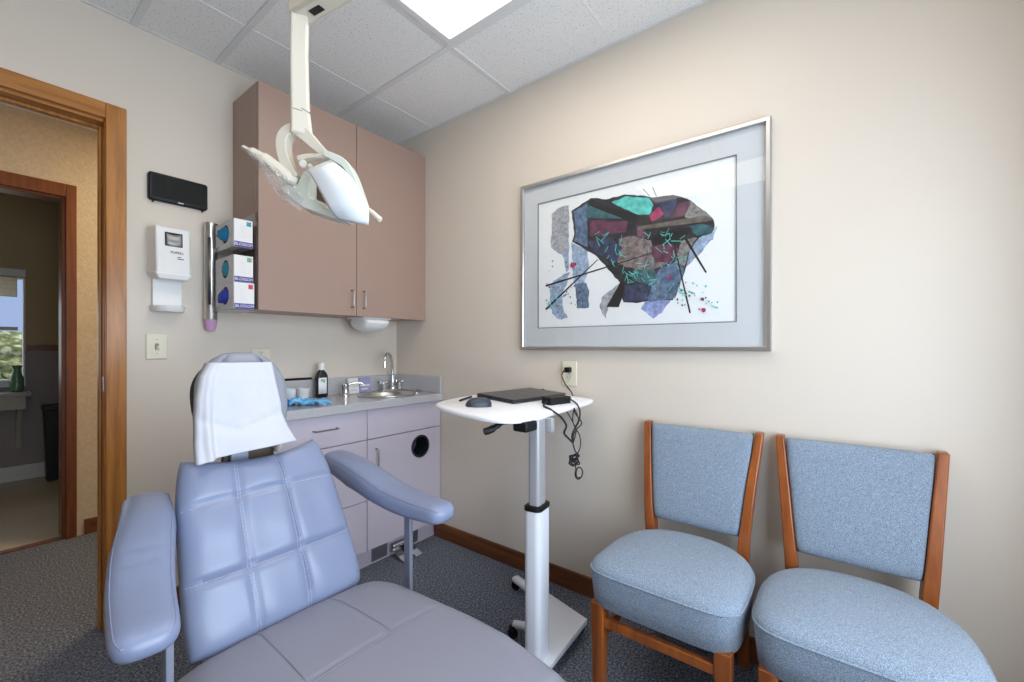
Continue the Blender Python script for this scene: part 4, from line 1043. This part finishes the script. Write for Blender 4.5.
# ================================================================ OVERHEAD LAMP
LD = 1.10
lamp = thing('operating_light', 'cream overhead dental lamp with white shield hanging from the ceiling', 'lamp', at_d(312, 180, LD))
u_px = LD / F
def L(px, py, n=0.0):
    """lamp-local point: n metres nearer to the room side"""
    return at_d(px, py, LD - n)
def bar(bm, path, ws, depth, n0=0.0):
    """a flat bar swept through lamp points, given as (px,py) with widths in metres"""
    pts = bezier([L(*p) for p in path], 6)
    m_ = len(pts); rings = []
    for i, p in enumerate(pts):
        t_ = (pts[min(i + 1, m_ - 1)] - pts[max(i - 1, 0)]).normalized(); s = t_.cross(FWD).normalized(); d = s.cross(t_).normalized()
        f = i / (m_ - 1) * (len(ws) - 1); k = min(int(f), len(ws) - 2); w = ws[k] + (ws[k + 1] - ws[k]) * (f - k)
        rings.append([p + s * (a * w / 2) + d * (b * depth / 2 + n0) for a, b in ((-1, -1), (1, -1), (1, 1), (-1, 1))])
    ring_loft(bm, rings)
# ceiling post and boom
el = L(300, 8, 0.0)
bd_dir = V((0.16, -0.99, 0))
post_at = el + bd_dir * 0.52
bm = NB()
z0 = el.z
s = V((bd_dir.y, -bd_dir.x, 0))
def bx_along(bm, a, b, w, zlo, zhi):
    d = (b - a).normalized(); q = V((d.y, -d.x, 0)) * (w / 2)
    ring_loft(bm, [[V((p.x + k * q.x, p.y + k * q.y, z)) for k, z in ((-1, zlo), (1, zlo), (1, zhi), (-1, zhi))] for p in (a, b)])
bx_along(bm, el - bd_dir * 0.012, post_at + bd_dir * 0.04, 0.054, z0 - 0.030, z0 + 0.03); bo = obj('boom', bm, M['cream'], lamp, bevel=0.008, segs=3)
bm = NB(); bx_along(bm, el + bd_dir * 0.045, el + bd_dir * 0.085, 0.018, z0 - 0.0315, z0 - 0.0295); obj('slot', bm, M['dark'], bo)
bm = NB(); q = el + bd_dir * 0.16; cyl(bm, (q.x, q.y, z0 - 0.0315), (q.x, q.y, z0 - 0.0295), 0.003, 0.003, 12); obj('screw', bm, M['dark'], bo)
bm = NB(); cyl(bm, (post_at.x, post_at.y, z0 + 0.03), (post_at.x, post_at.y, H), 0.03); cyl(bm, (post_at.x, post_at.y, H - 0.03), (post_at.x, post_at.y, H), 0.09, 0.09, 36); obj('ceiling_post', bm, M['cream'], lamp)
# drop arm: a box post, slightly tapering
bm = NB()
def sq_ring(px, py, w, dp):
    c = L(px, py); r = RIGHT * math.cos(0.35) + FWD * math.sin(0.35); f = FWD * math.cos(0.35) - RIGHT * math.sin(0.35)
    return [c + r * (a * w / 2) + f * (b * dp / 2) for a, b in ((-1, -1), (1, -1), (1, 1), (-1, 1))]
ring_loft(bm, [sq_ring(300, 12, 0.040, 0.038), sq_ring(299.5, 60, 0.041, 0.038), sq_ring(300.5, 108, 0.043, 0.038), sq_ring(302, 130, 0.048, 0.042), sq_ring(302, 137, 0.052, 0.044)])
da = obj('drop_arm', bm, M['cream'], lamp, bevel=0.006, segs=3)
bm = NB(); c = L(297.5, 113); r = RIGHT * math.cos(0.35) + FWD * math.sin(0.35); f = FWD * math.cos(0.35) - RIGHT * math.sin(0.35)
for dz, dx in ((0, 0), (0.012, 0.02)): tube(bm, [c - f * 0.0225 + r * (dx - 0.008) + V((0, 0, dz * 0.3)), c - f * 0.0225 + r * (dx + 0.014) - V((0, 0, dz * 0.3 + 0.004))], 0.0012, 6)
obj('cover_seam', bm, M['edge'], da)
# yoke
bm = NB()
bar(bm, [(303, 132), (294, 131), (286, 137), (284, 148), (287, 162), (293, 174), (297, 180)], (0.020, 0.026, 0.027, 0.026, 0.026, 0.024), 0.034)
bar(bm, [(298, 131), (307, 137), (317, 147), (327, 156), (334, 162)], (0.030, 0.032, 0.026, 0.02, 0.016), 0.034)
yk = obj('yoke', bm, M['cream'], lamp, bevel=0.004, segs=2)
bm = NB(); bar(bm, [(302, 163), (310, 160.5), (322, 160), (333, 162)], (0.014, 0.012, 0.010, 0.008), 0.03, -0.012); cyl(bm, L(303, 164, -0.03), L(303, 164, 0.03), 0.010); cyl(bm, L(310, 166, -0.02), L(310, 166, 0.028), 0.006, 0.006, 14)
obj('pivot', bm, M['cream'], lamp, bevel=0.002)
# head: body below and rim behind the shield
def lerp_curve(c, f):
    x = f * (len(c) - 1); i = min(int(x), len(c) - 2); k = x - i
    return tuple(c[i][q] + (c[i + 1][q] - c[i][q]) * k for q in range(2))
def shell(bm, LC, RC, n_of, nu=14, nv=14):
    def fn(u, v):
        a, b = lerp_curve(LC, v), lerp_curve(RC, v)
        return L(a[0] + (b[0] - a[0]) * u, a[1] + (b[1] - a[1]) * u, n_of(u, v))
    grid_sheet(bm, fn, nu, nv)
def cr(c, n=6): return [(p.x, p.y) for p in bezier([(q[0], q[1], 0) for q in c], n)]
LC = cr([(309.5, 171), (317, 183), (324, 196), (330.5, 207), (334.5, 212.5), (340, 217.5)]); RC = cr([(331, 162.5), (343.5, 171.5), (354, 183), (362, 196), (368, 209), (368, 224)])
bm = NB(); shell(bm, LC, RC, lambda u, v: 0.055 + 0.035 * math.sin(PI * min(1, v * 0.9 + 0.05)) + 0.012 * math.sin(PI * u)); obj('shield', bm, M['shield'], lamp, angle=60, solid=0.014)
RIM_L = cr([(312, 165), (322, 160), (331, 157), (340, 162)]); 
bm = NB(); bar(bm, [(329, 158.5), (341, 164), (350, 170), (356, 180), (361, 192), (366, 206), (368, 214)], (0.014, 0.020, 0.018, 0.014, 0.012, 0.010), 0.045, -0.015); obj('housing_rim', bm, M['rim'], lamp, bevel=0.003)
# reflector arm underneath (tapered wedge)
bm = NB()
prism(bm, [L(*p, 0.02) for p in ((281, 176), (287, 182), (297, 184), (303, 171), (308, 170), (309.5, 178), (309.5, 197), (320, 202), (334, 212), (346, 220), (332, 218), (303, 208), (288, 197), (282, 190))], FWD * 0.05); obj('lamp_body', bm, M['rim'], lamp, bevel=0.003)
bm = NB(); prism(bm, [L(*p, -0.02) for p in ((309, 180), (316, 183), (324, 196), (329, 204.5), (316, 199), (309, 196))], FWD * 0.01); obj('reflector', bm, M['hole'], lamp)
# handles
bm = NB(); pts = [L(*p) for p in ((296, 182, 0.02), (288, 178, 0.03), (276, 168, 0.035), (264, 159, 0.04), (252, 152, 0.04), (241.5, 146.5, 0.04))]
tube(bm, bezier(pts, 4), [0.012] * 4 + [0.0165] * 5 + [0.016] * 4 + [0.012] * 4 + [0.006] * 3 + [0.002], 14); hl = obj('handle', bm, M['cream'], lamp)
bm = NB(); tube(bm, bezier([L(366, 208, 0.02), L(371, 212, 0.025), (L(377, 217, 0.03)), L(381, 220.5, 0.03)], 4), [0.006] * 4 + [0.007] * 6 + [0.0072] * 2 + [0.0045], 14); obj('handle', bm, M['cream'], lamp)
# thin plastic barrier over the left handle
def wrap(u, v):
    a = lerp_curve([(241, 146), (256, 163), (270, 184), (282, 201), (300, 212)], u); b = lerp_curve([(243, 147), (260, 156), (276, 168), (290, 180), (304, 196)], u)
    n = 0.055 + 0.020 * noise.noise(V((u * 6, v * 5, 0))) + 0.008 * noise.noise(V((u * 19, v * 15, 4)))
    return L(a[0] + (b[0] - a[0]) * v + 1.2 * noise.noise(V((u * 14, 3, 0))), a[1] + (b[1] - a[1]) * v + 1.2 * noise.noise(V((u * 14, 7, 0))), n)
bm = NB(); grid_sheet(bm, wrap, 46, 24); obj('plastic_barrier', bm, M['film'], hl, angle=20)

# ================================================================ LAPTOP TABLE
PC = V((-0.535, -1.482, 0))
SLO = 0.06
tz = lambda y: 0.905 + SLO * (y + 1.49)
tb = thing('laptop_table', 'white height-adjustable laptop table on casters in front of the right wall', 'table', (PC.x, PC.y, 0))
out = [(-0.69, -1.15), (-0.645, -1.10), (-0.53, -1.07), (-0.30, -1.055), (-0.12, -1.065), (-0.05, -1.10), (-0.032, -1.20), (-0.034, -1.41), (-0.05, -1.452), (-0.16, -1.468), (-0.35, -1.482), (-0.545, -1.496), (-0.62, -1.492), (-0.670, -1.472), (-0.702, -1.43), (-0.713, -1.36), (-0.71, -1.25)]
o2 = bezier([(a, b, 0) for a, b in out], 5, True)
cxy = V((sum(p.x for p in o2) / len(o2), sum(p.y for p in o2) / len(o2), 0))
def otl(sc, dz): 
    r = []
    for p in o2:
        d = p - cxy; q = cxy + d * sc; r.append(V((q.x, q.y, tz(q.y) + dz)))
    return r
bm = NB(); ring_loft(bm, [otl(0.97, -0.018), otl(0.992, -0.016), otl(1.0, -0.010), otl(0.993, -0.003), otl(0.975, 0.0)]); obj('table_top', bm, M['white2'], tb, angle=50)
def orect(w, d, z, r=0.02, n=6, c=PC):
    out = []
    for sx, sy, a0 in ((1, 1, 0), (-1, 1, PI / 2), (-1, -1, PI), (1, -1, 1.5 * PI)):
        out += [V((c.x + sx * (w - r) + r * math.cos(a0 + PI / 2 * k / n), c.y + sy * (d - r) + r * math.sin(a0 + PI / 2 * k / n), z)) for k in range(n + 1)]
    return out
yaw = Matrix.Translation(PC) @ Matrix.Rotation(math.radians(8), 4, 'Z') @ Matrix.Translation(-PC)
bm = NB(); ring_loft(bm, [orect(0.046, 0.031, 0.068), orect(0.046, 0.031, 0.588)]); bmesh.ops.transform(bm, matrix=yaw, verts=bm.verts); obj('outer_column', bm, M['whitemetal'], tb)
bm = NB(); ring_loft(bm, [orect(0.048, 0.033, 0.583), orect(0.048, 0.033, 0.595), orect(0.043, 0.028, 0.598)]); bmesh.ops.transform(bm, matrix=yaw, verts=bm.verts); obj('collar', bm, M['black'], tb)
bm = NB(); ring_loft(bm, [orect(0.031, 0.021, 0.40, 0.012), orect(0.031, 0.021, 0.889, 0.012)]); bmesh.ops.transform(bm, matrix=yaw, verts=bm.verts); obj('inner_column', bm, M['grey_tube'], tb)
bm = NB(); box(bm, -0.635, -0.568, -1.508, -1.45, 0.858, 0.892); obj('tilt_bracket', bm, M['black'], tb, bevel=0.008, segs=3)
bm = NB(); box(bm, -0.50, -0.482, -1.52, -1.43, 0.84, 0.889); obj('side_bracket', bm, M['grey_tube'], tb, bevel=0.002)
lv = [at_d(503, 423, 1.40), at_d(497, 426, 1.39), at_d(490, 430, 1.38), at_d(483.5, 432, 1.375)]
bm = NB(); tube(bm, bezier(lv, 5), [0.009] * 4 + [0.013] * 4 + [0.0165] * 4 + [0.0165] * 3 + [0.010], 14, flat=(1.0, 0.7)); tube(bm, [lv[0], at_d(516, 421.5, 1.43)], 0.006, 10); obj('height_lever', bm, M['black'], tb)
PZ = 0.07
plate = [(-0.235, -1.53), (-0.62, -1.545), (-0.62, -1.40), (-0.42, -1.32), (-0.20, -1.27), (-0.185, -1.30)]
plate = [(-0.25, -1.528), (-0.60, -1.545), (-0.60, -1.49), (-0.46, -1.43), (-0.42, -1.40), (-0.30, -1.32), (-0.19, -1.30)]
bm = NB(); prism(bm, [(a, b, PZ - 0.022) for a, b in plate], (0, 0, 0.022)); obj('base_plate', bm, M['whitemetal'], tb, bevel=0.004)
bm = NB(); bx_along(bm, V((-0.225, -1.295, 0)), V((-0.165, -1.105, 0)), 0.04, PZ - 0.03, PZ - 0.004); obj('base_leg', bm, M['whitemetal'], tb, bevel=0.01, segs=3)
bm = NB(); bx_along(bm, V((-0.385, -1.40, 0)), V((-0.43, -1.295, 0)), 0.03, PZ - 0.03, PZ - 0.008); obj('base_leg', bm, M['whitemetal'], tb, bevel=0.008, segs=3)
for (x, y) in ((-0.245, -1.49), (-0.165, -1.11), (-0.435, -1.30), (-0.575, -1.51)):
    bm = NB(); cyl(bm, (x - 0.008, y, 0.02), (x + 0.008, y, 0.02), 0.02, 0.02, 20); box(bm, x - 0.011, x + 0.011, y - 0.012, y + 0.012, 0.032, 0.05); obj('caster', bm, M['black'], tb, bevel=0.002)

# laptop
la = Matrix.Translation((-0.262, -1.222, tz(-1.222))) @ Matrix.Rotation(math.atan(SLO), 4, 'X') @ Matrix.Rotation(math.radians(-4), 4, 'Z')
lt = thing('laptop', 'closed charcoal laptop lying on the white laptop table', 'laptop', la.translation)
LWx, LWy = 0.178, 0.104
bm = NB(); box(bm, -LWx, LWx, -LWy, LWy, 0.0008, 0.010, 0, la); obj('lower_body', bm, M['laptop'], lt, bevel=0.003)
bm = NB(); box(bm, -LWx, LWx, -LWy, LWy, 0.0108, 0.0165, 0, la); lid = obj('lid', bm, M['laptop'], lt, bevel=0.003)
bm = NB(); cyl(bm, la @ V((0, 0, 0.0163)), la @ V((0, 0, 0.0169)), 0.014, 0.014, 24); obj('emblem', bm, M['logo'], lid)
bm = NB()
for y in (-0.06, -0.02, 0.03): box(bm, -LWx - 0.0006, -LWx + 0.002, y - 0.008, y + 0.008, 0.004, 0.0085, 0, la)
obj('port', bm, M['dark'], lt)
# mouse
mp_ = at_z(479, 405, 0.925); mp_ = V((-0.585, -1.255, tz(-1.255)))
mt = Matrix.Translation(mp_) @ Matrix.Rotation(math.atan(SLO), 4, 'X') @ Matrix.Rotation(math.radians(-35), 4, 'Z')
ms = thing('computer_mouse', 'dark slate computer mouse on the left end of the laptop table', 'mouse', mp_)
bm = NB(); rings = []
for i in range(13):
    a = -PI / 2 + PI * i / 12; x = 0.048 * math.sin(a); w = 0.029 * max(0.02, math.cos(a)) ** 0.6; h = 0.033 * max(0.05, math.cos(a * 0.95 - 0.12)) ** 0.7
    rings.append([mt @ V((x, w * math.cos(q), 0.001 + h * max(0, math.sin(q)) ** 0.8)) for q in [PI * k / 14 for k in range(15)]])
ring_loft(bm, rings); obj('shell', bm, M['mouse'], ms, angle=60)
bm = NB(); cyl(bm, mt @ V((0.024, -0.003, 0.026)), mt @ V((0.024, 0.003, 0.026)), 0.008, 0.008, 18); obj('scroll_wheel', bm, M['black_soft'], ms)
# stylus
p0, p1 = V((-0.578, -1.147, 0)), V((-0.46, -1.105, 0))
bm = NB(); tube(bm, [V((p.x, p.y, tz(p.y) + 0.0045)) for p in (p0, p0.lerp(p1, 0.08), p0.lerp(p1, 0.95), p1)], [0.001, 0.004, 0.004, 0.003], 10)
tag(obj('stylus', bm, M['black'], loc=(-0.56, -1.13, tz(-1.13))), 'slim black stylus on the laptop table behind the mouse', 'stylus')

# charger
bk = Matrix.Translation((-0.288, -1.408, tz(-1.408))) @ Matrix.Rotation(math.atan(SLO), 4, 'X') @ Matrix.Rotation(math.radians(-9), 4, 'Z')
ch = thing('laptop_charger', 'black laptop power brick with cords hanging tied up below the table edge', 'charger', bk.translation)
bm = NB(); box(bm, -0.062, 0.062, -0.026, 0.026, 0.0008, 0.029, 0, bk); obj('power_brick', bm, M['black'], ch, bevel=0.004, segs=3)
def cord(name, pts, r, m='black_soft'):
    bm = NB(); tube(bm, bezier(pts, 7), r, 8); return obj(name, bm, M[m], ch)
g = lambda x, y, d=1.63: at_d(540 + x / 6.2, 380 + y / 6.2, d)
b0 = bk @ V((-0.062, -0.005, 0.014))
edge_p = V((-0.36, -1.465, tz(-1.465) + 0.005))
cord('cord', [b0, g(22, 160, 1.605), g(58, 178, 1.56), g(95, 203, 1.525), g(130, 230, 1.525), g(163, 282, 1.56), g(150, 330, 1.60), g(180, 365, 1.62), g(203, 388)], 0.0038)
cord('cord', [bk @ V((0.062, 0.0, 0.014)), bk @ V((0.085, 0.012, 0.010)), g(185, 118, 1.76), g(222, 142, 1.70), g(238, 165, 1.685), g(248, 200, 1.68), g(240, 258, 1.67), g(205, 320, 1.66), g(198, 360, 1.65), g(203, 388)], 0.0032)
cord('velcro_strap', [g(211, 172, 1.64), g(203, 240, 1.64), g(214, 288, 1.64), g(246, 345, 1.64), g(250, 410, 1.64), g(232, 458, 1.64)], 0.0022)
cord('velcro_strap', [g(211, 172, 1.645), g(238, 240, 1.645), g(218, 290, 1.645), g(205, 318, 1.645), g(200, 350, 1.645)], 0.002)
coil = [g(203, 388)] + [g(218, 440)]
rs = random.Random(5)
for k in range(26):
    a = k * 1.7 + rs.uniform(-0.5, 0.5); rr_ = rs.uniform(0.45, 1.0); coil.append(g(212 + 36 * math.cos(a) * rr_, 470 + k * 2.2 + 24 * math.sin(a) * rr_, 1.63 + rs.uniform(-0.015, 0.015)))
coil += [g(222, 545), g(218, 590), g(234, 615), g(258, 598), g(262, 560), g(242, 540), g(226, 560), g(228, 600), g(250, 606)]
cord('coiled_cord', coil, 0.0026)
pl = V((-0.008, -1.306, 1.033))
bm = NB(); box(bm, -0.034, -0.0085, pl.y - 0.016, pl.y + 0.012, pl.z - 0.014, pl.z + 0.010); obj('plug', bm, M['black'], ch, bevel=0.004, segs=3)
cord('mains_cord', [(-0.028, -1.292, 1.028), (-0.034, -1.283, 1.005), (-0.032, -1.30, 0.965), (-0.030, -1.330, 0.93), (-0.020, -1.335, 0.90), (-0.026, -1.345, 0.84), (-0.06, -1.40, 0.80), g(222, 310, 1.74), g(206, 350, 1.66), g(204, 388, 1.635)], 0.003)
cord('connector_cord', [la @ V((LWx, 0.05, 0.008)), la @ V((LWx + 0.03, 0.055, 0.012)), V((-0.04, -1.20, tz(-1.20) + 0.005)), V((-0.02, -1.24, 0.90)), V((-0.024, -1.30, 0.84)), V((-0.08, -1.38, 0.78)), g(222, 330, 1.72), g(206, 388, 1.64)], 0.0025)

# ================================================================ GUEST CHAIRS
def chair(yc, label, src=None):
    if src is not None:
        r = src.copy(); COL.objects.link(r); r.location = (0.0 + src.location.x, yc, 0); r['label'] = label
        for c in src.children:
            d = c.copy(); COL.objects.link(d); d.parent = r
            for e in c.children:
                f = e.copy(); COL.objects.link(f); f.parent = d
        return r
    t = thing('guest_chair', label, 'chair', (-0.33, yc, 0), 'blue guest chairs along the right wall')
    # seat: D-shaped, welted
    def outline(z, g=0.0, n=64):
        out = []
        for k in range(n):
            a = 2 * PI * k / n; c, s = math.cos(a), math.sin(a)
            e, ax = (2.4, 0.265) if c > 0 else (6.0, 0.205)
            x = -0.362 + (ax - g) * abs(c) ** (2 / e) * (1 if c > 0 else -1)
            ey_ = 2.4 if c > 0 else 6.0
            y = (0.218 - g) * abs(s) ** (2 / ey_) * (1 if s > 0 else -1)
            out.append(V((x, yc + y, z - 0.010 * ((x + 0.36) / 0.25))))
        return out
    bm = NB()
    ring_loft(bm, [outline(0.330, 0.016), outline(0.333, 0.008), outline(0.385, 0.003), outline(0.432, -0.001), outline(0.440, 0.0), outline(0.450, 0.004), outline(0.459, 0.016), outline(0.467, 0.04), outline(0.474, 0.08), outline(0.478, 0.13), outline(0.480, 0.17)], True)
    st_ = obj('seat', bm, M['fabric'], t, angle=70)
    bm = NB(); tube(bm, outline(0.438, -0.001), 0.003, 6, closed=True); obj('welt', bm, M['fabric'], st_)
    # posts (rear leg + back upright), flared outwards at the top
    for s in (1, -1):
        prof = [(0.0, -0.045, 0.150, 0.017, 0.019), (0.20, -0.085, 0.153, 0.018, 0.021), (0.42, -0.110, 0.158, 0.0175, 0.025), (0.52, -0.105, 0.166, 0.016, 0.025), (0.65, -0.082, 0.178, 0.0145, 0.024), (0.76, -0.050, 0.190, 0.0135, 0.022), (0.836, -0.030, 0.198, 0.0125, 0.020)]
        pp = bezier([(z, x, y) for z, x, y, _, _ in prof], 4); ww = bezier([(a, b, 0) for _, _, _, a, b in prof], 4)
        bm = NB(); ring_loft(bm, [[V((p.y + sx * w.y, yc + s * p.z + sy * w.x, p.x)) for sx, sy in ((-1, -1), (1, -1), (1, 1), (-1, 1))] for p, w in zip(pp, ww)])
        obj('back_post', bm, M['chairwood'], t, bevel=0.004, segs=3)
        bm = NB(); ring_loft(bm, [[V((-0.530 + sx * w, yc + s * (0.177 + dy) + sy * w, z)) for sx, sy in ((-1, -1), (1, -1), (1, 1), (-1, 1))] for z, w, dy in ((0, 0.015, 0.0), (0.2, 0.019, 0), (0.345, 0.0215, 0))])
        obj('front_leg', bm, M['chairwood'], t, bevel=0.003, segs=2)
        bm = NB(); box(bm, -0.52, -0.09, yc + s * 0.165 - 0.009, yc + s * 0.165 + 0.009, 0.235, 0.262); obj('stretcher', bm, M['chairwood'], t, bevel=0.003)
    bm = NB(); box(bm, -0.546, -0.526, yc - 0.17, yc + 0.17, 0.275, 0.303); obj('stretcher', bm, M['chairwood'], t, bevel=0.003)
    # upholstered back panel between the posts
    def bp(u, v):
        z = 0.480 + (v * 0.5 + 0.5) * 0.352
        half = (0.165 + (z - 0.52) * 0.103) - 0.013
        x = -0.107 + 0.076 * ((z - 0.5) / 0.34) ** 1.2 if z > 0.5 else -0.107
        return V((x - 0.006, yc + u * half, z))
    bk_ = pad('back_panel', M['fabric'], t, bp, (-1, 0, 0.15), lambda u, v: 0.020 + 0.006 * (1 - u * u) * (1 - v * v), 0.014, 30, 30, 14, 0.03)
    return t
c1 = chair(-1.892, 'blue upholstered wooden guest chair nearer the laptop table')
chair(-2.348, 'blue upholstered wooden guest chair at the right edge of the photo', c1)

# ================================================================ LIGHT
w = bpy.data.worlds.new('sky'); S.world = w; w.use_nodes = True
bg = w.node_tree.nodes['Background']; bg.inputs['Color'].default_value = (0.36, 0.47, 0.74, 1); bg.inputs['Strength'].default_value = 1.0
def area(name, loc, rot, sx, sy, power, col):
    l = bpy.data.lights.new(name, 'AREA'); l.shape = 'RECTANGLE'; l.size = sx; l.size_y = sy; l.energy = power; l.color = col
    o = bpy.data.objects.new(name, l); COL.objects.link(o); o.location = loc; o.rotation_euler = rot; return o
area('window_daylight', ((WX0 + WX1) / 2, YB - 0.16, (WZ0 + WZ1) / 2), (PI / 2, 0, 0), WX1 - WX0, WZ1 - WZ0, 55, (0.75, 0.87, 1.0))
sl = bpy.data.lights.new('sunshine', 'SUN'); sl.energy = 4.0; sl.angle = 0.02; sl.color = (1.0, 0.95, 0.86)
so = bpy.data.objects.new('sunshine', sl); COL.objects.link(so); so.location = (6, 2, 8); so.rotation_euler = V((-0.62, 0.22, -0.75)).to_track_quat('-Z', 'Y').to_euler()
area('far_window_daylight', (-2.6, BY + 0.25, 1.3), (-PI / 2, 0, 0), 2.2, 0.9, 6, (0.9, 0.95, 1.0))
area('hall_light', (-0.6, 0.7, H - 0.03), (0, 0, 0), 0.5, 0.5, 20.0, (1.0, 0.80, 0.55))

cam = bpy.data.cameras.new('camera'); co = bpy.data.objects.new('camera', cam); COL.objects.link(co)
co.location = CAM; co.rotation_euler = (PI / 2, 0, -math.atan2(FWD.x, FWD.y))
cam.sensor_width = 36; cam.sensor_fit = 'HORIZONTAL'; cam.lens = F / 1024 * 36; cam.shift_y = 6 / 1024; cam.clip_start = 0.02
S.camera = co
S.view_settings.view_transform = 'Standard'; S.view_settings.look = 'None'; S.view_settings.gamma = 1; S.view_settings.use_curve_mapping = False
S.view_settings.exposure = 0.0
